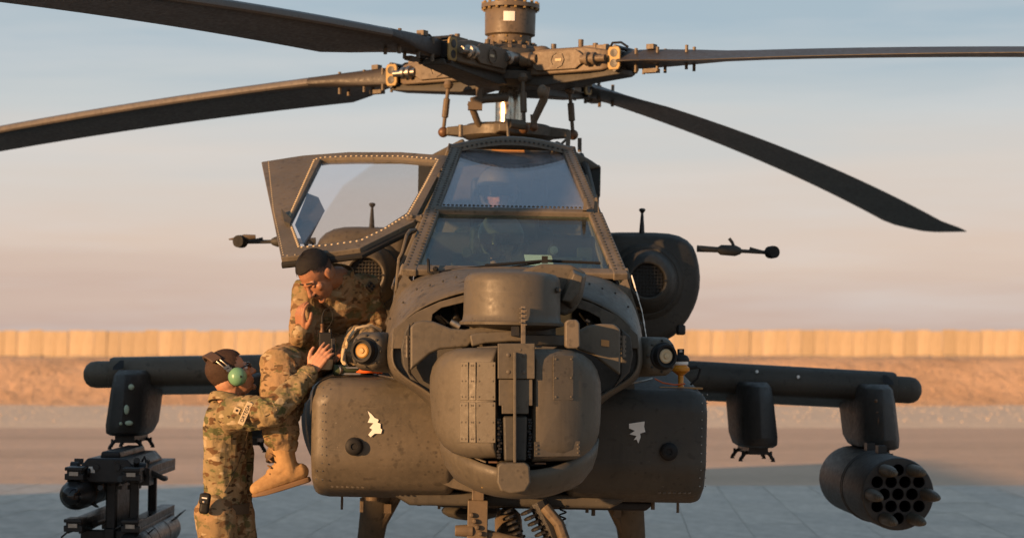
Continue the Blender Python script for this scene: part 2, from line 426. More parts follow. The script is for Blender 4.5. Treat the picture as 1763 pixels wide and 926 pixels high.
# road strip and pale gravel band
m = MB(); m.add([(-300, 17.1, -.03), (300, 17.1, -.03), (300, 46, -.03), (-300, 46, -.03)], [(0, 1, 2, 3)])
tag(m.build('taxi_road', MATS['road_dirt']), 'dusty brown road behind the apron', 'road', kind='structure')
m = MB(); vs = []; fs = []; gx = [-300, -60] + [-60 + .8 * i for i in range(1, 151)] + [300]; gy = [44 + .8 * i for i in range(36)]
for y in gy:
    for x in gx:
        e = min(1, (y - 44) / 4, (gy[-1] - y) / 4); vs.append((x, y, -.045 + e * (.12 + .05 * noise.noise(V((x * .6, y * .6, 1))) + .02 * noise.noise(V((x * 2.1, y * 2.1, 5))))))
nx = len(gx)
m.add(vs, [(j * nx + i, j * nx + i + 1, (j + 1) * nx + i + 1, (j + 1) * nx + i) for j in range(len(gy) - 1) for i in range(nx - 1)])
tag(m.build('gravel_strip', MATS['gravel_pale'], ang=180), 'pale gravel strip between the road and the earth bank', 'gravel', kind='structure')
# individual stones on the gravel strip
m = MB(); rnd = random.Random(3)
for i in range(1500):
    x, y = rnd.uniform(-19, 19), rnd.uniform(46, 70); r = rnd.uniform(.02, .045)
    o = V((x, y, .08)); q = [o + V((rnd.uniform(.6, 1.2) * r * a, rnd.uniform(.6, 1.2) * r * b, rnd.uniform(.5, 1) * r * c)) for a, b, c in ((1, 0, 0), (-1, 0, 0), (0, 1, 0), (0, -1, 0), (0, 0, 1), (0, 0, -.6))]
    m.add(q, [(0, 2, 4), (2, 1, 4), (1, 3, 4), (3, 0, 4), (2, 0, 5), (1, 2, 5), (3, 1, 5), (0, 3, 5)])
tag(m.build('gravel_stones', MATS['gravel_pale'], smooth=False), 'loose pale stones scattered over the gravel strip', 'stones', kind='stuff')

# apron of interlocking matting panels
m = MB(); m.add([(-60, -60, -.022), (60, -60, -.022), (60, 17.0, -.022), (-60, 17.0, -.022)], [(0, 1, 2, 3)])
apron = tag(m.build('apron', MATS['apron_base']), 'grey landing apron laid with long matting panels', 'apron', kind='structure')
PW, PL = .61, 3.66
pm = MB().box((0, 0, -.010), (PW - .004, PL - .004, .02)); pme = pm.mesh('matting_panel')
ANG = R(-2.7)
for row in range(5):
    for k in range(-17, 18):
        if not (-17 <= k <= 17): continue
        yy = 17.0 - .35 - PL * (row + .5) - (PL / 2 if k % 2 else 0) * .98
        xx = PW * k + .08
        if row == 0 and k % 2:      # half-length filler at the far edge
            pass
        o = link('matting_panel', pme, MATS['mat_metal'], apron)
        o.rotation_euler = (R(random.uniform(-.04, .04)), R(random.uniform(-.08, .08)), ANG)
        ca, sa = math.cos(ANG), math.sin(ANG)
        o.location = (xx * ca - (yy - 8) * sa + .12, xx * sa + (yy - 8) * ca + 8, random.uniform(-.002, .002))
hb = MB().box((0, 0, -.010), (PW - .012, PL / 2 - .03, .02)).mesh('matting_panel_half')
for k in range(-17, 18):
    if k % 2:
        xx = PW * k + .08; yy = 17.0 - .35 - PL / 4 + .01; ca, sa = math.cos(ANG), math.sin(ANG)
        o = link('matting_panel', hb, MATS['mat_metal'], apron); o.rotation_euler = (0, R(random.uniform(-.15, .15)), ANG)
        o.location = (xx * ca - (yy - 8) * sa + .12, xx * sa + (yy - 8) * ca + 8, 0)
# plain apron surface in front of and beside the panels
m = MB(); m.add([(-60, -60, -.016), (60, -60, -.016), (60, 16.9, -.016), (-60, 16.9, -.016)], [(0, 1, 2, 3)])
m.build('apron_surface', MATS['mat_metal'], apron)

# far wall of concrete barriers, each one a thing
prof = [(-.75, 0), (-.75, .18), (-.16, .45), (-.11, 3.35), (.11, 3.35), (.16, .45), (.75, .18), (.75, 0)]
bme = MB().prism([(-.73, y, z) for y, z in prof], (1.455, 0, 0)).mesh('concrete_barrier')
rnd = random.Random(11)
for i in range(-56, 57):
    o = link('concrete_barrier', bme, MATS['wall_concrete'], None, smooth=False)
    o.location = (i * 1.5 + rnd.uniform(-.01, .01), 259.5 + rnd.uniform(-.06, .06) + (.004 * i), 1.80 + rnd.uniform(-.12, .12)); o.rotation_euler = (R(rnd.uniform(-.6, .6)), R(rnd.uniform(-.2, .2)), R(rnd.uniform(-.7, .7)))
    tag(o, 'tall sand coloured concrete blast barrier in the long wall on the horizon', 'barrier', 'barriers of the far wall')

# unseen row of the same barriers, added sunward to shade left wing and apron
for i in range(14):
    o = link('concrete_barrier', bme, MATS['wall_concrete'], None, smooth=False)
    o.location = (-8.5 + rnd.uniform(-.03, .03), -7.75 + 1.5 * i, -.02); o.rotation_euler = (0, 0, R(90 + rnd.uniform(-.6, .6)))
    tag(o, 'unseen concrete blast barrier added on the left to shade the wing and apron', 'barrier', 'unseen barriers added for shade')
# ================================================================== the helicopter
heli = empty('attack_helicopter'); heli.matrix_world = HM
tag(heli, 'olive drab attack helicopter parked nose on with its left canopy door raised', 'helicopter')
O_, OD, TP, FP, HP = MATS['olive'], MATS['olive_dark'], MATS['turret_paint'], MATS['frame_paint'], MATS['hub_paint']
LINE = MATS['panel_line']
CAMP = V((0, CAMY, CAMZ))
def hy(px, py, y):
    """point of the helicopter-local plane Y = y that is seen at a pixel"""
    a = HI @ at(px, py, 1.0); b = HI @ at(px, py, 2.0); k = (y - a.y) / (b.y - a.y); return a + (b - a) * k
def plate(pixels, y, depth):           # outline in front view, given depth along Y
    return MB().prism([hy(px, py, y) for px, py in pixels], (0, depth, 0))
def ball(mb, p, r, n=6): return mb.ell(p, (r, r, r), n, 4)
def rivet_row(mb, a, b, n, r, nrm):
    a, b = V(a), V(b)
    for i in range(n):
        p = a.lerp(b, (i + .5) / n); mb.lathe(p - nrm * r * .2, nrm, [(r, 0), (r * .8, r * .5), (r * .3, r * .75)], 6)
def rivets(mb, parent, mat='frame_paint'):
    return tag(mb.build('rivets', MATS[mat], parent), kind='stuff')
def ring_sect(y, zb, zt, hw, p=2.7, n=32):
    cz, hz = (zb + zt) / 2, (zt - zb) / 2; out = []
    for i in range(n):
        a = 2 * math.pi * i / n; c, s = math.cos(a), math.sin(a)
        out.append(V((hw * math.copysign(abs(c) ** (2 / p), c), y, cz + hz * math.copysign(abs(s) ** (2 / p), s))))
    return out

# --- hull and tail boom
hull = MB().loft([ring_sect(*a) for a in [(-3.42, 1.02, 2.06, .60), (-2.9, .97, 2.07, .625), (-2.2, .95, 2.07, .635), (-.9, .95, 2.07, .635), (0, .95, 2.25, .62), (2.0, 1.0, 2.25, .52), (3.6, 1.3, 2.05, .32), (6, 1.5, 2.0, .22), (8.6, 1.62, 1.98, .14)]]).build('fuselage', O_, heli, ang=60)
fin = MB().loft([[V((x, y, z)) for x, y in ((0, yl), (.09, yl + .25), (.03, yt), (-.03, yt), (-.09, yl + .25))] for z, yl, yt in ((1.7, 7.6, 9.0), (3.0, 8.6, 9.5))]).build('tail_fin', O_, heli)
MB().loft([[V((x, y, z + dz)) for y, dz in ((8.3, 0), (8.5, .05), (9.2, .01), (9.2, -.01), (8.5, -.05))] for x, z in ((-1.3, 1.25), (1.3, 1.25))]).build('stabilator', O_, heli)

# --- nose shell: an open ring of skin around the sensor turret
def nose_ring(y, pts):
    L = [V((-x, y, z)) for x, z in pts]; Rr = [V((x, y, z)) for x, z in reversed(pts[1:-1])]
    return L + Rr
n0 = [(0, 2.045), (.24, 2.02), (.46, 1.935), (.575, 1.83), (.598, 1.70), (.580, 1.62), (.50, 1.555), (.39, 1.50), (.30, 1.40), (.2, 1.25), (0, 1.2)]
n1 = [(0, 2.105), (.26, 2.09), (.49, 2.015), (.605, 1.87), (.628, 1.70), (.612, 1.61), (.52, 1.55), (.40, 1.48), (.32, 1.35), (.25, 1.18), (0, 1.1)]
n2 = [(0, 2.145), (.30, 2.14), (.55, 2.10), (.635, 1.90), (.65, 1.70), (.64, 1.60), (.54, 1.54), (.42, 1.46), (.36, 1.30), (.28, 1.1), (0, 1.05)]
m = MB().loft([nose_ring(-4.0, n0), nose_ring(-3.72, n1), nose_ring(-3.36, n2)], False, False)
nose = m.build('nose_shell', O_, heli, sub=2)
q = nose.modifiers.new('sol', 'SOLIDIFY'); q.thickness = .035; q.offset = -1
nose.modifiers.move(1, 0)
MB().prism(nose_ring(-3.70, [(x * .96, 1.55 + (z - 1.55) * .95) for x, z in n0]), (0, .02, 0)).build('bay_bulkhead', MATS['cockpit_dark'], heli)
low = [(x * .97, z) for x, z in n0 if z <= 1.75]; low = [(.56, 1.80)] + low
MB().prism([V((-x, -3.955, z)) for x, z in low] + [V((x, -3.955, z)) for x, z in reversed(low)], (0, .02, 0)).build('lower_bulkhead', OD, heli)
# seam and screws on the nose shell
m = MB()
for k in range(9):
    for s in (-1, 1):
        tt = k / 8; p = V((s * (.10 + .50 * tt), -3.80 + .02 * tt, 0)); 
        # height of the shell at this spot, from the middle ring
        xs_ = [a[0] for a in n1[:5]]; zs_ = [a[1] for a in n1[:5]]
        for j in range(4):
            if xs_[j] <= abs(p.x) <= xs_[j + 1] + 1e-6:
                u = (abs(p.x) - xs_[j]) / (xs_[j + 1] - xs_[j]); p.z = zs_[j] + (zs_[j + 1] - zs_[j]) * u - .012
                ball(m, p + V((0, .02, .003)), .006)
rivets(m, nose, 'olive_dark')
m = MB()
for s in (-1, 1):
    pts = [V((s * x, -3.845, 0)) for x in (.12, .24, .36, .47, .55)]
    for p, z in zip(pts, (2.068, 2.05, 2.005, 1.955, 1.885)): p.z = z
    m.tube(pts, .004, 5)
m.parts('panel_seam', LINE, nose)
# wiring and tubing inside the open bay
m = MB()
m.tube([hy(745, 535, -3.85), hy(752, 545, -3.95), hy(765, 560, -3.9)], .012, 8); m.tube([hy(752, 532, -3.8), hy(758, 545, -3.9), hy(772, 556, -3.88)], .008, 8)
m.cyl(hy(784, 530, -3.86), hy(786, 552, -3.9), .02, .024, 12); m.cyl(hy(776, 553, -3.9), hy(792, 562, -3.9), .022, .026, 12)
m.cyl(hy(1013, 545, -3.86), hy(1022, 566, -3.9), .022, .02, 12); m.tube([hy(1000, 540, -3.8), hy(1010, 552, -3.9), hy(1026, 560, -3.88)], .01, 8)
m.parts('bay_tube', MATS['bare_metal'], heli)

# --- canopy
A0, A1, A2 = V((.55, -3.40, 2.115)), V((.455, -2.80, 2.44)), V((.345, -1.80, 2.86))
A12 = A1.lerp(A2, .6); B2 = V((.36, -.85, 2.95)); S1 = V((.63, -2.2, 2.08)); S2 = V((.63, -.85, 2.08))
mx_ = lambda p: V((-p.x, p.y, p.z))
def bar(mb, a, b, w, t, nrm):
    a, b = V(a), V(b); d = (b - a).normalized(); nrm = (nrm - d * nrm.dot(d)).normalized(); s = d.cross(nrm)
    r = lambda p: [p + s * w / 2 + nrm * t / 2, p - s * w / 2 + nrm * t / 2, p - s * w / 2 - nrm * t / 2, p + s * w / 2 - nrm * t / 2]
    return mb.loft([r(a), r(b)])
def quad_n(a, b, c): return (b - a).cross(c - a).normalized()
nl = quad_n(mx_(A0), A0, A1); nu = quad_n(mx_(A1), A1, A2)
if nl.z < 0: nl = -nl
if nu.z < 0: nu = -nu
m = MB(); W = .075
bar(m, mx_(A0) + V((W / 2, 0, .0)), A0 - V((W / 2, 0, .0)), W * .8, .035, nl)
bar(m, mx_(A1) + V((W / 2, -.001, .003)), A1 - V((W / 2, .001, -.003)), W * .62, .045, nl)
for s in (1, -1):
    f = (lambda p: p) if s == 1 else mx_
    inn = V((-s * W * .45, 0, 0))
    bar(m, f(A0) + inn - (f(A1) - f(A0)) * .05, f(A1) + inn, W, .04, nl)
    bar(m, f(A1) + inn, f(A2) + inn, W * .85, .04, nu)
wf = m.build('windshield_frame', FP, heli, bevel=.008)
# top rim arch
m = MB(); pts = [V((-.345 + .69 * i / 12, -1.80 - .05 * math.sin(math.pi * i / 12), 2.86 + .05 * math.sin(math.pi * i / 12))) for i in range(13)]
rings = []
for p in pts: rings.append([p + V((0, -.05, -.035)), p + V((0, -.035, .012)), p + V((0, .08, .03)), p + V((0, .08, -.01))])
m.loft(rings).build('canopy_rim', FP, heli, bevel=.006)
m = MB(); m.loft([[mx_(A2) + V((0, 0, .0)), V((-.15, -1.83, 2.905)), V((.15, -1.83, 2.905)), A2], [mx_(B2), V((-.15, -.85, 3.0)), V((.15, -.85, 3.0)), B2]]).build('canopy_roof', O_, heli, bevel=.02)
# rivets along the frames
m = MB()
for s in (1, -1):
    f = (lambda p: p) if s == 1 else mx_
    for off in (-.20, -.72):
        o = V((s * W * off, 0, 0)) + nl * .02; rivet_row(m, f(A0) + o, f(A1) + o, 20, .0095, nl)
        o = V((s * W * off * .95, 0, 0)) + nu * .02; rivet_row(m, f(A1) + o, f(A2) + o, 28, .009, nu)
rivet_row(m, mx_(A1) + V((.08, .012, .02)) + nl * .02, A1 + V((-.08, .012, .02)) + nl * .02, 34, .0085, nl)
rivet_row(m, mx_(A0) + V((.05, 0, -.006)) + nl * .018, A0 + V((-.05, 0, -.006)) + nl * .018, 34, .008, nl)
for i in range(24):
    t_ = (i + .5) / 24; p = V((-.32 + .64 * t_, -1.85 - .05 * math.sin(math.pi * t_), 2.852 + .05 * math.sin(math.pi * t_))); ball(m, p, .007)
rivets(m, wf, 'olive_dark')
def pane(name, pts, mat, nrm, th=.01, parent=heli):
    pts = [V(p) for p in pts]; return MB().prism([p - nrm * th for p in pts], nrm * th).build(name, MATS[mat], parent, smooth=False)
pane('windshield_pane', [mx_(A0) + V((.06, .02, .012)), A0 + V((-.06, .02, .012)), A1 + V((-.06, -.02, -.012)), mx_(A1) + V((.06, -.02, -.012))], 'glass_front', nl)
pane('upper_windshield_pane', [mx_(A1) + V((.05, .02, .010)), A1 + V((-.05, .02, .010)), A2 + V((-.05, -.02, -.010)), mx_(A2) + V((.05, -.02, -.010))], 'glass_upper', nu)
# side panes and rails
for s in (1, -1):
    f = (lambda p: p) if s == 1 else mx_
    side = V((s, 0, .25)).normalized()
    pane('side_pane', [f(A0.lerp(S1, .06)), f(S1), f(A12), f(A1)], 'glass_front', side)
    if s == 1: pane('side_pane', [f(S1), f(S2), f(B2), f(A2), f(A12)], 'glass_upper', side)
    m = MB(); bar(m, f(A0), f(S1), .06, .03, side); bar(m, f(S1), f(S2), .06, .03, side); bar(m, f(S1), f(A12), .05, .03, side); bar(m, f(S2), f(B2), .06, .03, side)
    bar(m, f(A2), f(B2), .05, .03, side)
    m.build('side_rail', FP, heli, bevel=.006)
# sill skins closing the gap between hull and rails
for s in (1, -1):
    f = (lambda p: p) if s == 1 else mx_
    MB().loft([[f(V((.55, -3.42, 2.10))), f(V((.635, -3.42, 1.85))), f(V((.60, -3.42, 1.80))), f(V((.50, -3.42, 2.05)))], [f(S1), f(V((.66, -2.2, 1.8))), f(V((.60, -2.2, 1.78))), f(V((.58, -2.2, 2.05)))], [f(S2), f(V((.66, -.85, 1.8))), f(V((.60, -.85, 1.78))), f(V((.58, -.85, 2.05)))]]).build('sill_skin', O_, heli, ang=50)
# fittings on the right-hand post: two small mirror brackets
m = MB(); m.loft([[hl(1003, 362, 12.15), hl(1010, 362, 12.15), hl(1010, 364, 12.2), hl(1003, 364, 12.2)], [hl(1007, 342, 12.15), hl(1010, 342, 12.15), hl(1010, 342, 12.2), hl(1007, 342, 12.2)]])
m.loft([[hl(1022, 366, 12.2), hl(1032, 366, 12.2), hl(1032, 366, 12.3), hl(1022, 366, 12.3)], [hl(1024, 340, 12.2), hl(1028, 340, 12.2), hl(1028, 340, 12.3), hl(1024, 340, 12.3)]])
m.build('wire_cutter_bracket', FP, heli)
# thin white strip painted in for the sky glint along the right-hand nose corner
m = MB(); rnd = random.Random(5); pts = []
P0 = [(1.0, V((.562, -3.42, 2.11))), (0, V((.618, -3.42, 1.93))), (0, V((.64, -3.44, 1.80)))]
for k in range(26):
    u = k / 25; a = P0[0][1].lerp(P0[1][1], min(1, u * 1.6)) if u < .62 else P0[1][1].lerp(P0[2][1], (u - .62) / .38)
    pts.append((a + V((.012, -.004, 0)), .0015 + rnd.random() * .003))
m.tube([p for p, r in pts], [r for p, r in pts], 5); m.build('painted_edge_glint', MATS['white_paint'], heli)

# --- open canopy door on the left
Hh1, Hh2, Oo2 = hl(772, 266, 13.1), hl(712, 380, 12.15), hl(484, 444, 11.9)
dn = (Hh1 - Hh2).cross(Oo2 - Hh2).normalized()
if dn.y > 0: dn = -dn
def dp(px, py, lift=0):
    a = HI @ at(px, py, 1.0); b = HI @ at(px, py, 2.0); k = (Hh2 - a).dot(dn) / (b - a).dot(dn); return a + (b - a) * k + dn * lift
outer = [(450, 279), (520, 268), (600, 262), (690, 262), (772, 268), (742, 324), (712, 382), (666, 404), (620, 427), (552, 436), (484, 443), (467, 360)]
inner = [(552, 274), (566, 272), (612, 271), (690, 271), (750, 276), (728, 318), (700, 366), (660, 392), (620, 411), (570, 418), (518, 424), (500, 378)]
m = MB(); n = 12
for side, z in ((0, 0.0), (1, -.035)):
    pass
fo = [dp(*p) for p in outer]; fi = [dp(*p) for p in inner]; bo = [p - dn * .04 for p in fo]; bi = [p - dn * .04 for p in fi]
m.add(fo + fi + bo + bi, [q for i in range(n) for j in [(i + 1) % n] for q in ((i, j, n + j, n + i), (2 * n + i, 3 * n + i, 3 * n + j, 2 * n + j), (i, 2 * n + i, 2 * n + j, j), (n + i, n + j, 3 * n + j, 3 * n + i))])
door = m.build('canopy_door', FP, heli, bevel=.004, ang=40)
MB().prism([p - dn * .022 for p in fi], dn * .006).build('door_pane', MATS['glass_door'], door, smooth=False)
m = MB()
for i in range(n):
    j = (i + 1) % n; a, b = fi[i].lerp(fo[i], .22 if i not in (0, 10, 11) else .1), fi[j].lerp(fo[j], .22 if j not in (0, 10, 11) else .1)
    rivet_row(m, a, b, max(2, int((b - a).length / .03)), .0085, dn)
for i in (9, 10, 11):
    a, b = fo[i].lerp(fi[i], .12), fo[(i + 1) % n].lerp(fi[(i + 1) % n], .12); rivet_row(m, a, b, int((b - a).length / .035), .005, dn)
rivets(m, door, 'velcro')
m = MB(); m.tube([fo[k] - dn * .03 - V((0, 0, .012)) for k in (10, 9, 8, 7, 6)], .017, 8); m.build('door_seal', MATS['rubber'], door)
m = MB(); m.add([dp(484, 368, .002), dp(503, 383, .002), dp(500, 391, .002), dp(491, 388, .002), dp(486, 368, .03), dp(503, 383, .02), dp(500, 391, .02), dp(491, 388, .02)], [(0, 1, 2, 3), (4, 5, 6, 7), (0, 1, 5, 4), (1, 2, 6, 5), (2, 3, 7, 6), (3, 0, 4, 7)]); m.build('door_latch', OD, door)
m = MB(); m.tube([dp(527, 396, -.05), dp(536, 402, -.06), dp(538, 415, -.05), dp(526, 417, -.05)], .006, 6); m.build('door_handle', MATS['cap_black'], door)
# strut and torn seal hanging inside the pane
m = MB(); m.loft([[dp(527, 318, -.05), dp(545, 322, -.06), dp(556, 345, -.06), dp(530, 378, -.05)], [dp(505, 372, -.05), dp(520, 398, -.06), dp(527, 400, -.06), dp(527, 420, -.05)]]); m.build('door_liner', OD, door)
m = MB()
for px, py, d in ((768, 297, 12.9), (716, 377, 12.2)):
    c = hl(px, py, d); m.box(c, (.09, .05, .035)); m.cyl(c + V((-.05, 0, 0)), c + V((.06, 0, .01)), .016, n=10); ball(m, c + V((.03, -.03, .012)), .012); ball(m, c + V((-.02, -.03, .012)), .012)
m.parts('door_hinge', FP, heli, bevel=.004)
# grab handle on the left sill
m = MB(); m.tube([hl(716, 396, 12.0), hl(706, 397, 11.9), hl(700, 405, 11.85), hl(692, 436, 11.8), hl(687, 445, 11.8), hl(682, 500, 11.8), hl(684, 520, 11.85)], .009, 8); m.build('grab_handle', O_, heli)

# --- wiper
m = MB(); m.tube([hy(737, 447, -3.43), hy(738, 455, -3.46), hy(738, 468, -3.47), hy(746, 472, -3.47)], .008, 8)
m.tube([hy(742, 470, -3.46), hy(800, 462, -3.40), hy(938, 449, -3.36)], .0065, 6); m.tube([hy(757, 474, -3.44), hy(835, 467, -3.38), hy(930, 452, -3.35)], .005, 6)
m.tube([hy(835, 457, -3.36), hy(940, 449, -3.34), hy(1034, 453, -3.36)], .008, 6)
m.box(hy(750, 472, -3.46), (.035, .03, .03)); ball(m, hy(750, 463, -3.45), .014); m.box(hy(938, 447, -3.40), (.03, .02, .035)); m.cyl(hy(756, 480, -3.47), hy(756, 470, -3.47), .012, n=10)
m.build('wiper', MATS['cap_black'], heli, ang=50)

# --- sensor pods beside the nose
def sensor_pod(cpx, cpy, s, lens):
    p = hy(cpx, cpy, -3.86); ax = V((s * .45, -1, 0.02)).normalized()
    b = MB(); root = p - ax * .30 - V((s * .10, 0, 0))
    x, y, z = frame(-ax)
    def sq(c, w, h): return [c + x * w * a + y * h * bb for a, bb in ((1, .55), (.55, 1), (-.55, 1), (-1, .55), (-1, -.55), (-.55, -1), (.55, -1), (1, -.55))]
    b.loft([sq(p - ax * .015, .072, .072), sq(p - ax * .06, .092, .092), sq(p - ax * .34, .10, .098)])
    b.loft([sq(p - ax * .12, .07, .09), sq(p - ax * .16 + V((-s * .28, .05, 0)), .07, .10)])
    body = b.build('sensor_pod', TP, heli, bevel=.018, seg=3)
    MB().lathe(p - ax * .02, ax, [(.064, 0), (.066, .015), (.058, .02), (.058, .045), (.054, .052), (.044, .05), (.042, .038), (.001, .038)], 28).build('bezel', MATS['cap_black'], body)
    MB().lathe(p + ax * .012, ax, [(.034, 0), (.034, .010), (.028, .014), (.014, .012), (.012, .018), (.001, .019)], 24).build('lens', MATS[lens], body)
    mm = MB()
    for k in range(8):
        a = 2 * math.pi * k / 8; ball(mm, p - ax * .018 + x * .075 * math.cos(a) + y * .075 * math.sin(a), .007)
    rivets(mm, body, 'olive_dark')
    return body
sensor_pod(627, 604, -1, 'lens_gold'); sensor_pod(1143, 613, 1, 'lens_tan')

# --- forward avionics bays, left and right
prof = [(-3.505, 1.16), (-3.52, 1.50), (-3.46, 1.572), (-2.3, 1.645), (-.9, 1.645), (-.8, 1.2), (-1.0, .99), (-3.26, .985), (-3.42, 1.04)]
for s in (-1, 1):
    dz = -.026 if s > 0 else 0
    def sec(x, fy=0.0, sh=0): return [V((s * x, y + (fy if y < -3 else 0), z + (sh if z > 1.4 else -sh * .4) + (dz if y < -3 and z > 1.4 else 0))) for y, z in prof]
    wx = .985 if s < 0 else .957
    b = MB().loft([sec(.28, .02), sec(.60, 0), sec(.90, 0), sec(wx, .03, -.03)])
    bay = b.build('avionics_bay', O_ if s < 0 else OD, heli, bevel=.045, seg=4, ang=25)  # right bay gets the darker paint in place of its shade
    mm = MB()
    for k in range(12):
        z = 1.08 + .45 * k / 11; ball(mm, V((s * .955, -3.455, z)), .0035); ball(mm, V((s * .925, -3.522 + (.0 if z > 1.16 else .05), z)), .0035)
    rivets(mm, bay, 'bare_metal')
    # bolted flange where the nose meets the bay
    mm = MB()
    for k in range(22):
        u = k / 21; ball(mm, V((s * (.56 + .16 * u), -3.50 + .55 * u * u, 1.578 + .022 * u)), .006)
    rivets(mm, bay, 'bare_metal')
    c = hy(610, 768, -3.515) if s < 0 else hy(1151, 777, -3.515)
    MB().lathe(c, (0, -1, 0), [(.045, 0), (.045, .006), (.036, .012), (.036, .028), (.030, .032), (.016, .032), (.014, .026), (.001, .026)], 20).build('drain_cap', MATS['cap_black'], bay)
    pl = [(633, 707), (640, 713), (645, 719), (652, 722), (650, 727), (655, 729), (655, 737), (658, 739), (656, 746), (645, 746), (638, 752), (634, 748), (641, 739), (636, 736), (643, 728), (633, 727), (637, 718)] if s < 0 else [(1083, 729), (1096, 727), (1110, 725), (1109, 734), (1111, 743), (1102, 746), (1103, 752), (1099, 763), (1096, 756), (1091, 757), (1096, 750), (1084, 747), (1093, 741), (1083, 737)]
    MB().prism([hy(px, py, -3.5215) for px, py in pl], (0, .0015, 0)).build('paint_patch', MATS['white_paint'], bay, smooth=False)
    # thin access panel seams
    fr = [(570, 700), (590, 700), (590, 745), (570, 745)]
    mm = MB()
    for k in range(7): mm.cyl(V((s * (.72 + .025 * k), -3.50 + .004 * k, 1.045)), V((s * (.732 + .025 * k), -3.50 + .004 * k, 1.048)), .004, n=5)
    rivets(mm, bay, 'frame_paint')
m = MB(); rings = []
for y, o in ((-2.75, .0), (-2.5, .11), (-2.0, .21), (-1.4, .22), (-.95, .05)):
    rings.append([V((-.955 - o * k, y, z)) for k, z in ((0, 1.60), (.75, 1.52), (1, 1.38), (.9, 1.22), (.55, 1.08), (0, 1.0))] + [V((-.90, y, 1.0)), V((-.90, y, 1.6))])
m.loft(rings).build('bay_side_bulge', OD, heli, sub=2, ang=60)
# belly between the bays
MB().loft([[V((x, y, z)) for x, z in ((-.62, 1.02), (.62, 1.02), (.5, .95), (-.5, .95))] for y in (-3.3, -.8)]).build('belly_panel', OD, heli, bevel=.02)

# --- target sensor turret: two shrouded barrels, centre column, yoke arms, chin bowl
def rounded(pts, k=4):
    """corner-cut polygon: pts are (x, z, radius)"""
    out = []; n = len(pts)
    for i in range(n):
        p0, p, p1 = [V((q[0], q[1], 0)) for q in (pts[i - 1], pts[i], pts[(i + 1) % n])]; r = pts[i][2]
        if r <= 0: out.append((p.x, p.y)); continue
        a, b = p + (p0 - p).normalized() * r, p + (p1 - p).normalized() * r
        for j in range(k + 1):
            u = j / k; q = a * (1 - u) ** 2 + p * 2 * u * (1 - u) + b * u * u; out.append((q.x, q.y))
    return out
TX = .018                               # turret is trained very slightly off the hull axis
def bend(x): return .19 * min(1.15, abs(x - .012) / .385) ** 2.6
def hb(px, py, y):
    p = hy(px, py, y); p.y = y + bend(p.x); return p
def barrel(outline, name, panels, lines):
    o2 = rounded([(hy(px, py, -4.6).x, hy(px, py, -4.6).z, r / 389) for px, py, r in outline], 6)
    c = V((sum(p[0] for p in o2) / len(o2), sum(p[1] for p in o2) / len(o2), 0))
    def ring(y, k, ins):
        rr = []
        for x, z in o2:
            d = V((x - c.x, z - c.y, 0)); L = d.length; d = d * (max(0.01, (L - ins) / L) if ins < 1 else (ins - 1) * (L - .085) / L); xx = c.x + d.x; rr.append(V((xx, y + (bend(xx) if y < -4.3 else 0), c.y + d.y)))
        return rr
    b = MB().loft([ring(-4.637, 1, 1.02), ring(-4.637, 1, 1.35), ring(-4.636, 1, 1.7), ring(-4.635, 1, .085), ring(-4.632, 1, .05), ring(-4.618, 1, .026), ring(-4.59, 1, .008), ring(-4.55, 1, 0), ring(-4.14, 1, 0), ring(-4.08, 1, .03)])
    o = b.build(name, TP, heli, ang=40)
    for (x0, y0, x1, y1) in panels:
        MB().prism([hb(x0, y0, -4.641), hb(x1, y0, -4.641), hb(x1, y1, -4.641), hb(x0, y1, -4.641)], (0, .012, 0)).build('access_panel', TP, o, bevel=.0015)
        mm = MB()
        for qx in (x0 + 4, x1 - 4):
            for qy in (y0 + 6, (y0 + y1) / 2, y1 - 6): mm.lathe(hb(qx, qy, -4.641), (0, -1, 0), [(.0045, 0), (.0045, .001), (.002, .0018)], 8)
        rivets(mm, o, 'turret_paint')
    mm = MB()
    for ln in lines: mm.tube([hb(px, py, -4.634) for px, py in ln], .0016, 4)
    if lines: mm.parts('panel_seam', OD, o)
    return o
barrel([(733, 599, 72), (858, 598, 4), (858, 790, 4), (746, 790, 76)], 'night_sensor_barrel', [(792, 623, 806, 689), (808, 623, 819, 689), (821, 623, 853, 689), (791, 692, 806, 762), (808, 692, 819, 762), (821, 692, 853, 762)], [])
barrel([(914, 600, 4), (1043, 601, 82), (1036, 792, 64), (914, 797, 4)], 'day_sensor_barrel', [(953, 612, 988, 689), (920, 760, 1000, 786)], [])
col = MB().prism([hy(857, 591, -4.66), hy(921, 591, -4.66), hy(921, 652, -4.66), hy(857, 652, -4.66)], (0, .10, 0)).build('turret_column', TP, heli, bevel=.004)
MB().prism([hy(859, 653, -4.652), hy(917, 653, -4.652), hy(917, 698, -4.652), hy(910, 698, -4.652), (hy(910, 712, -4.652)), hy(864, 712, -4.652), hy(864, 698, -4.652), hy(859, 698, -4.652)], (0, .10, 0)).build('column_plate', TP, col, bevel=.003)
MB().prism([hy(866, 716, -4.64), hy(908, 716, -4.64), hy(906, 794, -4.64), hy(868, 794, -4.64)], (0, .12, 0)).build('column_foot', OD, col, bevel=.012, seg=3)
MB().prism([hy(884, 606, -4.70), hy(889, 606, -4.70), hy(889, 796, -4.70), hy(884, 796, -4.70)], (0, .06, 0)).build('column_ridge', TP, col, bevel=.003)
mm = MB()
for px, py in ((875, 611), (902, 611), (875, 640), (902, 640)): mm.lathe(hy(px, py, -4.66), (0, -1, 0), [(.009, 0), (.009, .003), (.005, .005)], 8)
mm.lathe(hy(895, 602, -4.66), (0, -1, 0), [(.006, 0), (.006, .003)], 8)
rivets(mm, col, 'frame_paint')
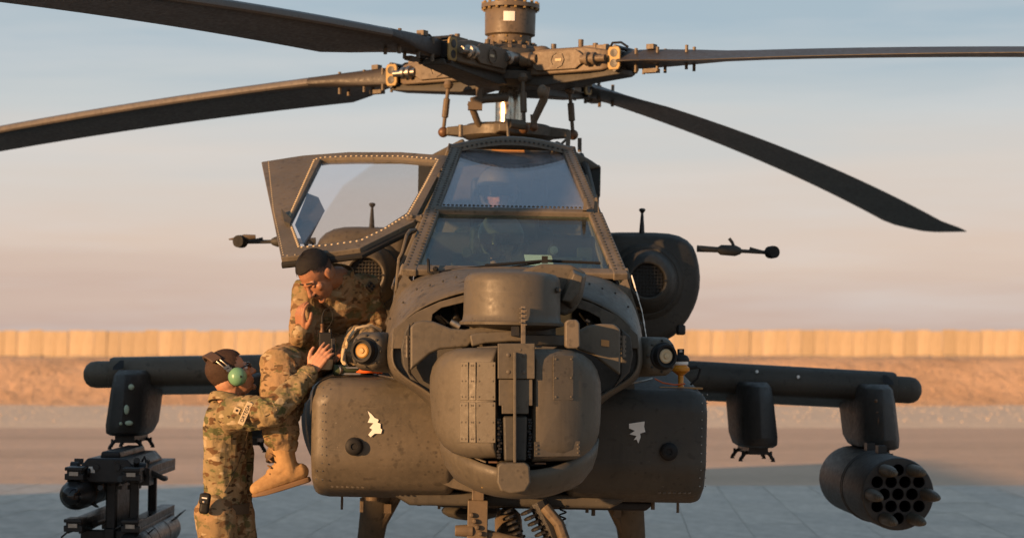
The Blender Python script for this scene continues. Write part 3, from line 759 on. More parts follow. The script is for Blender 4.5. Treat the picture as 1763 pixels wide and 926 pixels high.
# chain-like hinge runs either side of the column foot
for x0 in (860, 912):
    mm = MB(); rnd = random.Random(x0)
    for k in range(14):
        py = 722 + k * 5; mm.box(hy(x0 + rnd.uniform(-1.5, 1.5), py, -4.60), (.016, .03, .009)); 
        if k % 2: ball(mm, hy(x0 + rnd.uniform(-2, 2), py, -4.625), .008)
    mm.build('hinge_run', MATS['weapon_black'], col, ang=50)
MB().prism([hy(px, py, -4.70) for px, py in ((856, 802), (862, 796), (905, 796), (912, 802), (914, 830), (905, 846), (880, 850), (862, 846), (855, 830))], (0, .3, 0)).build('column_base', TP, col, bevel=.015, seg=3)
mm = MB(); mm.box(hy(849, 795, -4.58), (.04, .05, .008)); mm.box(hy(930, 797, -4.56), (.05, .05, .008)); mm.parts('brass_guide', MATS['rust_bolt'], col, bevel=.002)
# chin bowl under the barrels
mm = MB(); rings = []
cx0, cz0 = hy(896, 760, -4.4).x, hy(896, 790, -4.4).z
for tdeg, rr in ((2, 1.0), (18, .985), (36, .93), (54, .82), (70, .62), (82, .38)):
    a = R(tdeg); zc = cz0 - .16 * math.sin(a)
    rings.append([V((cx0 + .350 * rr * math.cos(b), -4.12 + .465 * rr * math.sin(b), zc + (.10 * math.cos(b) ** 2 - .035 * max(0, -math.sin(b))) * (1 - tdeg / 95))) for b in [2 * math.pi * i / 36 for i in range(36)]])
bowl = mm.loft(rings, False, True).build('chin_bowl', TP, heli, ang=60)
q = bowl.modifiers.new('sol', 'SOLIDIFY'); q.thickness = .02; q.offset = 1
mm = MB()
for k in range(5):
    for r_ in (0, 1):
        b = R(238 + 8 * k); rr = .965 if r_ == 0 else .90; ball(mm, V((cx0 + .352 * rr * math.cos(b), -4.12 + .47 * rr * math.sin(b), cz0 - (.08 if r_ == 0 else .125))), .0055)
rivets(mm, bowl, 'gold_link')
mm = MB(); pts = []
for k in range(11):
    b = R(212 + 3.2 * k); pts.append(V((cx0 + .352 * math.cos(b), -4.12 + .468 * math.sin(b), cz0 + .002 + .10 * math.cos(b) ** 2 - .035 * max(0, -math.sin(b)))))
mm.tube(pts, .004, 5); mm.build('bowl_lip', MATS['frame_paint'], bowl)
MB().lathe((cx0, -4.12, cz0 - .03), (0, 0, 1), [(.30, 0), (.30, .02)], 28).build('bowl_floor', MATS['weapon_black'], bowl)
# yoke arms
ya = plate([(706, 562), (714, 555), (728, 551), (746, 553), (776, 565), (800, 567), (840, 560), (882, 556), (886, 575), (838, 585), (812, 590), (806, 597), (757, 601), (740, 609), (706, 638)], -4.34, .10).build('yoke_arm', TP, heli, bevel=.012, seg=3)
yb = plate([(990, 572), (1012, 560), (1034, 557), (1058, 558), (1068, 566), (1068, 646), (1020, 610), (990, 600)], -4.34, .10).build('yoke_arm', TP, heli, bevel=.012, seg=3)
for par, px in ((ya, 701), (yb, 1073)):
    mm = MB(); mm.cyl(hy(px, 578, -4.30), hy(px, 615, -4.30), .007, n=8)
    for k in range(5): mm.box(hy(px, 580 + 8 * k, -4.29), (.026, .02, .012))
    mm.build('yoke_hinge', MATS['frame_paint'], par)
plate([(1035, 584), (1049, 586), (1049, 597), (1035, 595)], -4.345, .004).build('placard', MATS['placard'], yb, smooth=False)
# flange plates closing the nose opening around the yoke
for pts in ([(676, 566), (717, 537), (757, 519), (797, 508), (840, 500), (840, 514), (797, 521), (760, 530), (745, 541), (743, 556), (712, 556), (700, 572), (694, 600), (674, 600)], [(1098, 576), (1062, 543), (1020, 522), (985, 511), (930, 502), (930, 516), (985, 527), (1012, 536), (1032, 547), (1036, 560), (1062, 562), (1076, 574), (1088, 600), (1101, 600)]):
    plate(pts, -3.985, .03).build('nose_flange', O_, heli, bevel=.004)
# side cheek plates of the nose opening
for pts in ([(690, 600), (697, 570), (706, 556), (706, 640), (722, 660), (706, 652), (694, 630)], [(1070, 566), (1086, 580), (1090, 610), (1084, 640), (1070, 655), (1056, 668), (1068, 646)]):
    plate(pts, -4.06, .06).build('cheek_plate', OD, heli, bevel=.008)
# collar under the upper turret
cc = hy(884, 575, -4.32)
mm = MB().lathe((cc.x, -4.10, cc.z - .06), (0, 0, 1), [(.17, -.03), (.25, .0), (.262, .015), (.262, .055), (.25, .06), (.20, .062), (.20, .115), (.001, .115)], 40); mm.build('turret_collar', TP, heli)
plate([(808, 577), (820, 572), (880, 569), (900, 570), (900, 588), (880, 588), (835, 591), (812, 597)], -4.40, .05).build('collar_shroud', TP, heli, bevel=.01, seg=3)
plate([(820, 597), (857, 595), (857, 613), (845, 612)], -4.42, .1).build('collar_gusset', TP, heli, bevel=.004)
plate([(921, 595), (960, 597), (935, 612), (921, 613)], -4.42, .1).build('collar_gusset', OD, heli, bevel=.004)
mm = plate([(897, 527), (905, 527), (905, 592), (897, 592)], -4.48, .02)
for k in range(8): mm.box(hy(896.5 + (k % 2) * 9, 531 + 4 * k, -4.485), (.012, .02, .006))
mm.build('clamp_strap', FP, heli, bevel=.002)
plate([(973, 555), (978, 550), (993, 550), (998, 556), (999, 596), (994, 600), (978, 600), (973, 596)], -4.50, .12).build('boresight_box', FP, heli, bevel=.012, seg=3)
plate([(880, 562), (894, 560), (894, 578), (880, 578)], -4.43, .03).build('collar_window', MATS['weapon_black'], heli)
# upper night-vision turret
dc = hy(881, 560, -4.25)
drum = MB().lathe((dc.x, -4.22, dc.z), (0, 0, 1), [(.15, -.02), (.238, .0), (.240, .012), (.226, .022), (.222, .05), (.221, .195), (.214, .218), (.196, .233), (.15, .243), (.001, .247)], 48).build('night_vision_turret', TP, heli, ang=50)
hood = MB().loft([[hy(px, py, -4.12) for px, py in ((884, 478), (905, 462), (935, 453), (985, 455), (1011, 470), (1003, 512), (990, 536), (970, 545), (930, 520), (890, 500))], [hy(px, py, -3.86) for px, py in ((884, 482), (905, 470), (935, 464), (985, 465), (1006, 478), (998, 512), (986, 532), (970, 540), (930, 520), (890, 500))]]).build('sensor_hood', TP, drum, bevel=.02, seg=3, ang=25)
hf = MB().loft([[hy(px, py, -4.20) for px, py in ((988, 470), (1004, 476), (998, 505), (982, 520), (966, 518))], [hy(px, py, -4.10) for px, py in ((984, 460), (1010, 472), (1002, 512), (985, 536), (960, 518))]]).build('hood_facet', TP, drum, bevel=.008)
MB().lathe(hy(962, 499, -4.33), (.3, -1, 0), [(.013, -.05), (.013, .0), (.008, .004)], 10).build('turret_knob', OD, drum)
# --- cockpit interior
MB().loft([[V((x, y, z)) for x, z in ((-.50, 1.6), (.50, 1.6), (.50, 2.10), (.3, 2.14), (-.3, 2.14), (-.50, 2.10))] for y in (-3.36, -3.12)]).build('glare_shield', MATS['cockpit_dark'], heli, bevel=.02)
m = MB(); m.box((-.22, -2.98, 2.17), (.2, .1, .1)); m.box((.27, -3.02, 2.16), (.16, .1, .1)); m.cyl((.20, -3.1, 2.24), (.20, -2.95, 2.24), .03, n=14); m.cyl((-.24, -3.1, 2.22), (-.24, -2.95, 2.22), .028, n=14); m.box((.36, -3.0, 2.19), (.08, .1, .14)); m.parts('cockpit_console', MATS['cockpit_dark'], heli, bevel=.006)
MB().lathe((.20, -3.102, 2.24), (0, -1, 0), [(.022, 0), (.02, .004), (.001, .005)], 14).build('sight_lens', MATS['bare_metal'], heli)
MB().prism([(.06, -3.13, 2.16), (.20, -3.13, 2.16), (.19, -3.06, 2.215), (.05, -3.06, 2.215)], (0, 0, .002)).build('kneeboard_paper', MATS['paper'], heli, smooth=False)
for y, z in ((-2.15, 2.02), (-.95, 2.38)):
    m = MB(); m.box((0, y + .12, z + .02), (.46, .08, .75)); m.box((0, y + .10, z + .38), (.3, .08, .16)); m.box((0, y - .15, z - .3), (.46, .5, .1)); m.build('crew_seat', MATS['cockpit_dark'], heli, bevel=.03, seg=3)
MB().box((0, -.70, 2.45), (1.1, .05, .85)).build('rear_bulkhead', MATS['cockpit_dark'], heli)
MB().box((0, -1.78, 2.24), (.95, .12, .30)).build('rear_glare_shield', MATS['cockpit_dark'], heli, bevel=.03)
MB().box((0, -2.0, 1.75), (1.1, 2.5, .06)).build('cockpit_floor', MATS['cockpit_dark'], heli)

# --- transmission cowling and mast base
def cowl(y, hw, zt): return ring_sect(y, 1.95, zt, hw, 4.0)
MB().loft([cowl(-.80, .44, 2.86), cowl(-.3, .48, 2.88), cowl(1.2, .48, 2.88), cowl(2.6, .35, 2.6), cowl(3.2, .2, 2.3)]).build('transmission_cowling', O_, heli, ang=50)
m = MB()
m.loft([[V((x, y, z)) for x, z in ((-.56, 2.86), (-.50, 2.90), (-.28, 3.02), (-.26, 2.97), (-.48, 2.84))] for y in (-.75, .1)])
m.loft([[V((x, y, z)) for x, z in ((.56, 2.86), (.50, 2.90), (.28, 3.02), (.26, 2.97), (.48, 2.84))] for y in (-.75, .1)])
m.parts('cowl_lip', O_, heli, bevel=.015)
MB().lathe((0, -.1, 2.88), (0, 0, 1), [(.36, 0), (.33, .06), (.27, .155), (.22, .17), (.20, .19), (.1, .19)], 20).build('mast_fairing', O_, heli, ang=45)
MB().prism([(-.11, -.43, 2.965), (.10, -.43, 2.965), (.08, -.35, 3.04), (-.08, -.35, 3.04)], (0, .01, .004)).build('fairing_panel', MATS['placard'], heli, smooth=False)
# right side: equipment box with green lamp, thin antennas and stays
c = hl(1026, 314, 14.6); m = MB().box(c, (.05, .14, .19)).box(c + V((-.04, 0, 0)), (.05, .12, .22)); q = m.build('lamp_box', OD, heli, bevel=.006)
MB().box(hl(1029, 306, 14.52), (.024, .01, .045)).build('lamp_lens', MATS['lamp_green'], q)
mm = MB(); mm.box(hl(1029, 322, 14.52), (.022, .01, .02)); mm.box(hl(1029, 331, 14.52), (.022, .01, .016)); mm.build('lamp_window', MATS['bare_metal'], q)
m = MB(); m.cyl(hl(998, 238, 14.9), hl(998, 262, 14.9), .013, n=8); m.cyl(hl(979, 226, 14.3), hl(977, 262, 14.3), .014, n=8); m.cyl(hl(977, 238, 14.3), hl(953, 262, 14.3), .008, n=8); m.parts('deck_stay', O_, heli)
m = MB(); m.tube([hl(1000, 268, 14.4), hl(1010, 290, 14.2), hl(1022, 340, 13.6), hl(1026, 360, 13.2)], .02, 8); m.build('deck_conduit', OD, heli)

# --- engine nacelles
def nacelle_outline(k=1.0, dy=0):
    pts = [(1040, 399), (1070, 398), (1100, 398), (1130, 398.5), (1154, 400), (1172, 404), (1187, 412), (1197, 423), (1203, 438), (1207, 456), (1209, 476), (1208, 496), (1204, 514), (1198, 530), (1189, 547), (1178, 562), (1164, 577), (1146, 588), (1125, 595), (1100, 594), (1076, 586), (1055, 570), (1040, 545)]
    return [(hl(px, py, 14.62).x, hl(px, py, 14.62).z) for px, py in pts]
no = nacelle_outline()
ccx = sum(p[0] for p in no) / len(no); ccz = sum(p[1] for p in no) / len(no)
for s in (1, -1):
    def ring(y, k): return [V((s * (ccx + (x - ccx) * k), y, ccz + (z - ccz) * k)) for x, z in no]
    nac = MB().loft([ring(-.43, .80), ring(-.41, .89), ring(-.36, .96), ring(-.26, 1.0), ring(.9, 1.0), ring(1.8, .85), ring(2.4, .6)]).build('engine_nacelle', OD if s > 0 else O_, heli, ang=62)  # right nacelle and its fairing painted darker to stand for shade
    c = hl(1117, 482, 14.3); c.x *= s
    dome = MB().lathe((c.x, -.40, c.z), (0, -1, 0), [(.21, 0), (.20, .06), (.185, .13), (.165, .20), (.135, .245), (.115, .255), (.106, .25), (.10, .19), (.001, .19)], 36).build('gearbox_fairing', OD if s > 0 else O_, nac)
    MB().lathe((c.x, -.39, c.z), (0, -1, 0), [(.255, 0), (.235, .05), (.21, .07)], 36).build('inlet_ring', OD, nac)
    mm = MB()
    for k in range(-4, 5):
        h = math.sqrt(max(.0001, .098 ** 2 - (.021 * k) ** 2)); mm.box((c.x, -.614, c.z + .021 * k), (2 * h, .012, .004)); mm.box((c.x + .021 * k, -.610, c.z), (.003, .01, 2 * h))
    mm.build('inlet_grille', MATS['pod_grey'], nac, smooth=False)
    mm = MB()
    for a in (0, math.pi): mm.box((c.x + .112 * math.cos(a), -.655, c.z), (.022, .012, .012))
    mm.parts('fairing_latch', MATS['weapon_black'], nac)
    # post antenna
    b = hl(1105, 400, 14.7); b.x *= s
    MB().lathe(b - V((0, 0, .03)), (0, 0, 1), [(.020, 0), (.018, .02), (.009, .14), (.008, .15), (.020, .165), (.020, .175), (.010, .18)], 10).build('post_antenna', MATS['weapon_black'], nac)
    # air data probe on the outer side
    r0 = hl(1200, 428, 14.7); r0.x *= s
    mm = MB(); D = V((s, 0, -.035)).normalized()
    mm.cyl(r0, r0 + D * .14, .022, .018, 10); mm.lathe(r0 + D * .13, D, [(.018, 0), (.032, .02), (.034, .11), (.022, .14), (.012, .15), (.012, .33)], 12)
    mm.tube([r0 + D * .24, r0 + D * .22 + V((0, 0, .05)), r0 + D * .20 + V((0, 0, .075))], .011, 6); mm.cyl(r0 + D * .33 + V((0, 0, .02)), r0 + D * .42, .010, n=6)
    pr = mm.build('air_data_probe', OD, nac)
    MB().lathe(r0 + D * .45 + V((0, -.03, 0)), (s * .5, -1, 0), [(.022, .0), (.038, .0), (.040, .03), (.038, .06), (.022, .06)], 16).build('probe_head', MATS['rubber'], pr)
    mm = MB(); q0 = r0 + D * .46 + V((0, -.03, 0)); mm.box(q0, (.06, .012, .012)); mm.box(q0, (.012, .012, .06)); mm.build('probe_vane', MATS['hub_paint'], pr)
# left-hand probe carries a slim extra tip
m = MB(); q0 = hl(395, 412, 14.7); m.tube([hl(440, 408, 14.6), hl(420, 409, 14.6), hl(412, 410, 14.6), q0], [.014, .02, .012, .005], 8); m.build('probe_tip', MATS['hub_paint'], heli)
m = MB(); m.box(hl(1172, 568, 14.4), (.05, .12, .06)); m.build('vent_scoop', MATS['weapon_black'], heli, bevel=.01)

# --- stub wings
def wing_sec(x, z, ch, th):
    pr = [(0, 0), (.015, .30), (.06, .46), (.16, .5), (.45, .44), (.75, .10), (1.0, -.72), (1.0, -.80), (.7, -.62), (.4, -.52), (.15, -.5), (.05, -.44), (.012, -.28)]
    return [V((x, -.36 + ch * a, z + th * b)) for a, b in pr]
for s in (1, -1):
    wg = MB().loft([wing_sec(s * .5, 1.625, 1.25, .205), wing_sec(s * 1.4, 1.592, 1.20, .20), wing_sec(s * 2.46, 1.556, 1.1, .195)]).build('stub_wing', OD if s > 0 else O_, heli, bevel=.012, ang=45, seg=2)  # right wing and tip carry their shade as darker paint
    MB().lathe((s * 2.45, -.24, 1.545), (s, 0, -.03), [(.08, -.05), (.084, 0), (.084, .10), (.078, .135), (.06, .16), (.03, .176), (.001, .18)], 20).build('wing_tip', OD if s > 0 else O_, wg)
    mm = MB()
    for x in (1.35, 1.8, 2.1, 2.4):
        for k in range(7): ball(mm, V((s * x, -.335 + .03 * k * k * .15, 1.63 - .0 * k - (x - 1.4) * .034 + .06 - .012 * (6 - k) * (1 if k < 4 else .5))), .004)
    rivets(mm, wg, 'olive_dark')
    MB().loft([[V((s * 2.37 + a * .012, -.40 + .02 * b, 1.585 + c)) for a, b, c in ((-1, 0, 0), (1, 0, 0), (1, 1, .05), (-1, 1, .05))], [V((s * 2.41 + a * .01, -.43 + .02 * b, 1.575 + c)) for a, b, c in ((-1, 0, 0), (1, 0, 0), (1, 1, .02), (-1, 1, .02))]]).build('tip_light', MATS['weapon_black'], wg)
    if s > 0:
        mm = MB()
        for px, py in ((1303, 640), (1374, 649)): mm.lathe(hy(px, py, -.365), (0, -1, .2), [(.010, 0), (.010, .012), (.001, .014)], 10)
        mm.parts('paint_chip', MATS['white_paint'], wg)
    for x in (2.30, 1.55):
        def pyl(z, w, y0, y1):
            out = []
            for a, b in ((0, 0), (.55, .03), (.85, .10), (1, .22), (.95, .6), (.6, 1.0), (-.6, 1.0), (-.95, .6), (-1, .22), (-.85, .10), (-.55, .03)): out.append(V((s * x + w * a + s * (1.6 - z) * .05, y0 + (y1 - y0) * b, z)))
            return out
        py = MB().loft([pyl(1.575, .085, -.60, .55), pyl(1.545, .105, -.68, .6), pyl(1.45, .115, -.72, .6), pyl(1.24, .128, -.74, .42), pyl(1.19, .122, -.72, .25), pyl(1.175, .10, -.66, .15)]).build('weapon_pylon', MATS['pod_grey'], heli, ang=50, bevel=.008)
        mm = MB(); xc = s * x + s * .02
        mm.loft([[V((xc - .02, y, z)) for y, z in ((.25, 1.45), (.62, 1.42), (.55, 1.22), (.32, 1.15))], [V((xc + .02, y, z)) for y, z in ((.25, 1.45), (.62, 1.42), (.55, 1.22), (.32, 1.15))]])
        mm.build('pylon_fairing', MATS['pod_grey'], py)
        mm = MB(); mm.box((xc, -.25, 1.155), (.12, .6, .05))
        for yy in (-.48, -.02):
            for q in (-1, 1):
                mm.tube([V((xc + q * .03, yy, 1.15)), V((xc + q * .075, yy, 1.135)), V((xc + q * .10, yy, 1.10)), V((xc + q * .10, yy, 1.085))], [.014, .013, .012, .016], 6); mm.cyl(V((xc + q * .088, yy, 1.15)), V((xc + q * .088, yy, 1.10)), .007, n=6)
        mm.build('ejector_rack', MATS['weapon_black'], py, ang=50)
        if x > 2:
            mm = MB()
            spots = ((226, 666, .018, .018), (218, 705, .016, .030), (222, 728, .024, .016), (208, 729, .010, .010)) if s < 0 else ((1508, 690, .011, .011), (1510, 710, .007, .007), (1512, 724, .004, .022))
            for px, pyy, a, b in spots: mm.ell(hy(px, pyy, -.742), (a, .012, b), 10, 6)
            mm.parts('paint_chip', MATS['chip_green'] if s < 0 else MATS['rust_bolt'], py)

# --- rotor mast, swashplate and linkages
HZ = 3.545
MB().lathe((0, 0, 3.02), (0, 0, 1), [(.085, 0), (.085, .30), (.078, .34), (.060, .38), (.060, .46)], 28).build('rotor_mast', MATS['steel'], heli)
sw = MB().lathe((0, 0, 3.10), (0, 0, 1), [(.13, -.02), (.26, -.02), (.30, .0), (.30, .055), (.26, .075), (.13, .075)], 32).build('swashplate', O_, heli)
m = MB()
SWA = [R(a) for a in (190, 262, 283, 352)]
for a in (R(188), R(-9), R(80), R(265)):
    d = V((math.cos(a), math.sin(a), 0)); n_ = V((-d.y, d.x, 0))
    m.loft([[d * .22 + n_ * .09 + V((0, 0, 3.09)), d * .22 - n_ * .09 + V((0, 0, 3.09)), d * .22 - n_ * .09 + V((0, 0, 3.17)), d * .22 + n_ * .09 + V((0, 0, 3.17))], [d * .40 + n_ * .03 + V((0, 0, 3.10)), d * .40 - n_ * .03 + V((0, 0, 3.10)), d * .40 - n_ * .03 + V((0, 0, 3.15)), d * .40 + n_ * .03 + V((0, 0, 3.15))]])
m.parts('swashplate_arm', O_, sw, bevel=.008)
def pitch_link(a, top):
    d = V((math.cos(a), math.sin(a), 0)); p0 = d * .415 + V((0, 0, 3.12)); p1 = V(top)
    m = MB(); m.tube([p0, p0.lerp(p1, .30), p0.lerp(p1, .32), p0.lerp(p1, .70), p0.lerp(p1, .72), p1], [.012, .012, .021, .021, .012, .012], 10); ball(m, p1, .032, 10)
    o = m.build('pitch_link', HP, heli); MB().ell(p0, (.034, .034, .034), 12, 8).build('rod_end', MATS['rust_bolt'], o); return o
pitch_link(R(186), (-.385, -.06, 3.42)); pitch_link(R(-7), (.385, -.08, 3.40)); pitch_link(R(283), (.08, -.36, 3.44)); pitch_link(R(80), (.10, .38, 3.42))
# scissor links
m = MB(); m.tube([hl(872, 168, 14.8), hl(835, 170, 14.72), hl(812, 176, 14.7)], .03, 10); m.tube([hl(810, 178, 14.7), hl(822, 210, 14.75), hl(832, 222, 14.8)], .022, 10); m.box(hl(818, 183, 14.7), (.09, .06, .05)); m.cyl(hl(826, 152, 14.7), hl(826, 172, 14.7), .026, .02, 10)
m.build('scissor_link', HP, heli, ang=50)
m = MB(); m.tube([hl(938, 150, 14.5), hl(936, 172, 14.5), hl(920, 206, 14.55)], [.034, .026, .022], 10); m.cyl(hl(920, 198, 14.55), hl(919, 216, 14.55), .026, .018, 10); m.ell(hl(934, 158, 14.42), (.034, .034, .042), 12, 8); q = m.build('scissor_link', HP, heli, ang=50)
MB().ell(hl(919, 219, 14.55), (.028, .028, .028), 12, 8).build('rod_end', MATS['rust_bolt'], q)
m = MB(); m.cyl(hl(873, 205, 14.45), hl(876, 246, 14.45), .010, n=8); m.cyl(hl(793, 215, 14.5), hl(793, 236, 14.5), .014, n=8); m.cyl(hl(902, 216, 14.5), hl(877, 213, 14.45), .03, n=10); m.parts('control_stay', O_, heli)
# hub plates
hub = MB().lathe((0, 0, HZ - .13), (0, 0, 1), [(.10, 0), (.20, .0), (.26, .03), (.27, .08), (.20, .10), (.20, .15), (.27, .17), (.26, .22), (.20, .25), (.14, .27)], 28).build('rotor_hub', MATS['olive_dark'], heli)
m = MB()
for k in range(16):
    a = 2 * math.pi * k / 16; d = V((math.cos(a), math.sin(a), 0)); m.cyl(d * .235 + V((0, 0, HZ + .07)), d * .235 + V((0, 0, HZ + .115)), .016, n=6); m.cyl(d * .16 + V((0, 0, HZ + .1)), d * .16 + V((0, 0, HZ + .15)), .014, n=6)
rivets(m, hub, 'hub_paint')
# tall cap above the hub
DR = MB().lathe((0, 0, HZ + .12), (0, 0, 1), [(.12, -.04), (.137, 0), (.137, .075), (.160, .085), (.162, .245), (.158, .25), (.186, .252), (.186, .278), (.110, .280), (.104, .30), (.090, .40), (.085, .46), (.06, .50), (.001, .51)], 40).build('mast_cap', HP, heli, ang=40)
m = MB()
for k in range(18):
    a = 2 * math.pi * k / 18; d = V((math.cos(a), math.sin(a), 0)); m.cyl(d * .174 + V((0, 0, HZ + .36)), d * .174 + V((0, 0, HZ + .415)), .010, n=6)
    ball(m, d * .139 + V((0, 0, HZ + .15)), .009)
    if k % 2: ball(m, d * .139 + V((0, 0, HZ + .185)), .007)
rivets(m, DR, 'gold_link')
m = MB(); rr = [[V((.1645 * math.sin(a), -.1645 * math.cos(a), z)) for a in [R(-16 + 5 * i) for i in range(6)]] for z in (HZ + .275, HZ + .335)]
m.add(rr[0] + rr[1], [(i, i + 1, i + 7, i + 6) for i in range(5)]); m.build('data_label', MATS['white_paint'], DR)

# --- blades: grip, lead-lag link and blade for each of four arms
def make_grip():
    b = MB()
    def sq(x, hw, z0, z1): return [V((x, -hw, z0)), V((x, hw, z0)), V((x, hw * .85, z1)), V((x, -hw * .85, z1))]
    b.loft([sq(.18, .10, -.07, .06), sq(.27, .14, -.08, .085), sq(.62, .14, -.075, .085), sq(.74, .12, -.07, .065), sq(.79, .085, -.05, .05)])
    g = b.build('blade_grip', HP, heli, bevel=.012)
    for s in (-1, 1):
        mm = MB().prism([V((x, s * .142, z)) for x, z in ((.30, -.055), (.58, -.055), (.63, -.02), (.63, .03), (.58, .065), (.30, .065), (.27, .04), (.27, -.03))], (0, s * .016, 0)); mm.build('grip_plate', HP, g, bevel=.004)
        mm = MB().lathe((.45, s * .158, .005), (0, s, 0), [(.052, 0), (.052, .008), (.042, .008), (.042, .002), (.001, .002)], 8); mm.build('grip_boss', HP, g)
        MB().box((.46, s * .162, .005), (.045, .004, .016)).build('grip_label', MATS['velcro'], g)
        mm = MB().lathe((.17, s * .155, .02), (1, 0, 0), [(.02, 0), (.045, .02), (.045, .09), (.03, .10), (.03, .13)], 12); mm.lathe((.62, s * .15, .0), (1, 0, 0), [(.028, 0), (.028, .03), (.044, .035), (.044, .055), (.028, .06), (.028, .075), (.040, .08), (.040, .10), (.022, .105), (.022, .17)], 12); mm.parts('lead_lag_damper', MATS['bare_metal'] if s > 0 else HP, g)
    mm = MB()
    for x, y, z0, h in ((.31, .03, .085, .05), (.55, -.04, .085, .055), (.24, 0, .085, .03), (.70, .02, .06, .05), (.66, -.05, .07, .04)): mm.cyl((x, y, z0 - .01), (x, y, z0 + h), .017, n=8)
    mm.ell((.26, -.03, .085), (.06, .06, .035), 10, 6); mm.box((.66, 0, .08), (.16, .12, .035)); mm.parts('grip_fitting', HP, g, ang=50)
    mm = MB(); mm.loft([sq(.10, .09, -.12, -.06), sq(.30, .12, -.15, -.07), sq(.60, .10, -.12, -.06), sq(.86, .09, -.095, -.055)]); mm.build('strap_pack', MATS['olive_dark'], g, bevel=.01)
    for s in (-1, 1):
        mm = MB()
        o_ = [V((x, s * .105, z)) for x, z in ((.80, -.072), (.865, -.072), (.878, -.05), (.878, .05), (.865, .072), (.80, .072), (.788, .05), (.788, -.05))]
        mm.prism(o_, (0, s * .018, 0)); lk = mm.build('lead_lag_link', MATS['gold_link'], g, bevel=.006)
        mm = MB()
        for z in (-.032, .032): mm.lathe((.834, s * .1235, z), (0, s, 0), [(.026, 0), (.026, .002), (.001, .003)], 14)
        mm.build('link_opening', MATS['weapon_black'], lk)
    mm = MB(); mm.box((.838, 0, 0), (.04, .2, .10)); 
    for z in (-.07, .07): mm.cyl((.838, -.12, z), (.838, .12, z), .014, n=8)
    mm.build('link_pin', MATS['weapon_black'], g)
    mm = MB(); mm.tube([V((.76, -.06, .06)), V((.80, -.08, .10)), V((.86, -.08, .10)), V((.90, -.06, .07))], .008, 6); mm.build('bonding_strap', MATS['cap_black'], g)
    return g
def airfoil(r, chord, th, tw, sweep=0.0, k=.0085):
    pr = [(-.27, 0), (-.265, .25), (-.24, .42), (-.18, .52), (-.05, .5), (.15, .38), (.45, .18), (.73, .03), (.73, -.03), (.45, -.14), (.15, -.28), (-.05, -.36), (-.18, -.38), (-.24, -.32), (-.265, -.2)]
    out = []; ca, sa = math.cos(tw), math.sin(tw)
    for a, b in pr:
        y = -a * chord; z = b * th; yy = y * ca - z * sa; zz = y * sa + z * ca
        out.append(V((r, yy - sweep, zz - k * r * r)))
    return out
def make_blade():
    P = [(.86, .20, .13, 6), (.98, .22, .13, 6), (1.12, .30, .12, 7), (1.30, .42, .10, 8.5), (1.50, .53, .075, 9)]
    rings = [airfoil(r, c, t_, R(a)) for r, c, t_, a in P]
    for i in range(1, 19):
        r = 1.5 + (6.78 - 1.5) * i / 18; rings.append(airfoil(r, .533, .066, R(9 - 7 * (r - 1.5) / 5.8)))
    for r, sw_, ch in ((6.95, .02, .53), (7.1, .08, .49), (7.22, .14, .42), (7.31, .20, .33)): rings.append(airfoil(r, ch, .055 if r < 7.25 else .03, R(2), sw_))
    b = MB().loft(rings).build('rotor_blade', MATS['blade_paint'], heli, ang=35)
    # leading edge strip
    n = 15; st = []
    for r in [1.5 + (6.78 - 1.5) * i / 18 for i in range(19)]:
        a = airfoil(r, .533, .066, R(9 - 7 * (r - 1.5) / 5.8)); c = sum(a, V()) / n
        st.append([a[k] + (a[k] - a[5]).normalized() * .002 + V((0, 0, .0015 if k in (2, 3) else -.0015 if k in (13, 12) else 0)) for k in (3, 2, 1, 0, 14, 13)])
    mm = MB(); nn = 6; vs = [p for q in st for p in q]
    mm.add(vs, [(k * nn + i, k * nn + i + 1, (k + 1) * nn + i + 1, (k + 1) * nn + i) for k in range(len(st) - 1) for i in range(nn - 1)]); mm.build('leading_edge_strip', MATS['blade_edge'], b)
    mm = MB()
    for x in (.95, 1.1, 1.3):
        for y in (-.05, .05):
            for z in (-1, 1): mm.cyl((x, y, z * .03 - .012), (x, y, z * .074 - .012), .011, n=6)
    mm.box((1.02, .02, .075), (.05, .05, .03)); mm.box((1.05, -.03, -.08), (.09, .05, .025)); tag(mm.build('root_bolts', HP, b), kind='stuff')
    return b
BL = [(-.545, -.839, .7), (.839, -.545, .2), (.525, .851, -1.35), (-.839, .545, -1.45)]
def copy_part(o, parent):
    c = o.copy(); COL.objects.link(c); c.parent = parent
    for ch in o.children: copy_part(ch, c)
    return c
g0, b0 = make_grip(), make_blade()
for i, (ux, uy, flap) in enumerate(BL):
    g = g0 if i == 0 else copy_part(g0, heli); b = b0 if i == 0 else copy_part(b0, heli)
    M = Matrix.Translation((0, 0, HZ)) @ Matrix.Rotation(math.atan2(uy, ux), 4, 'Z') @ Matrix.Rotation(R(-flap), 4, 'Y')
    for o in (g, b): o.matrix_local = M

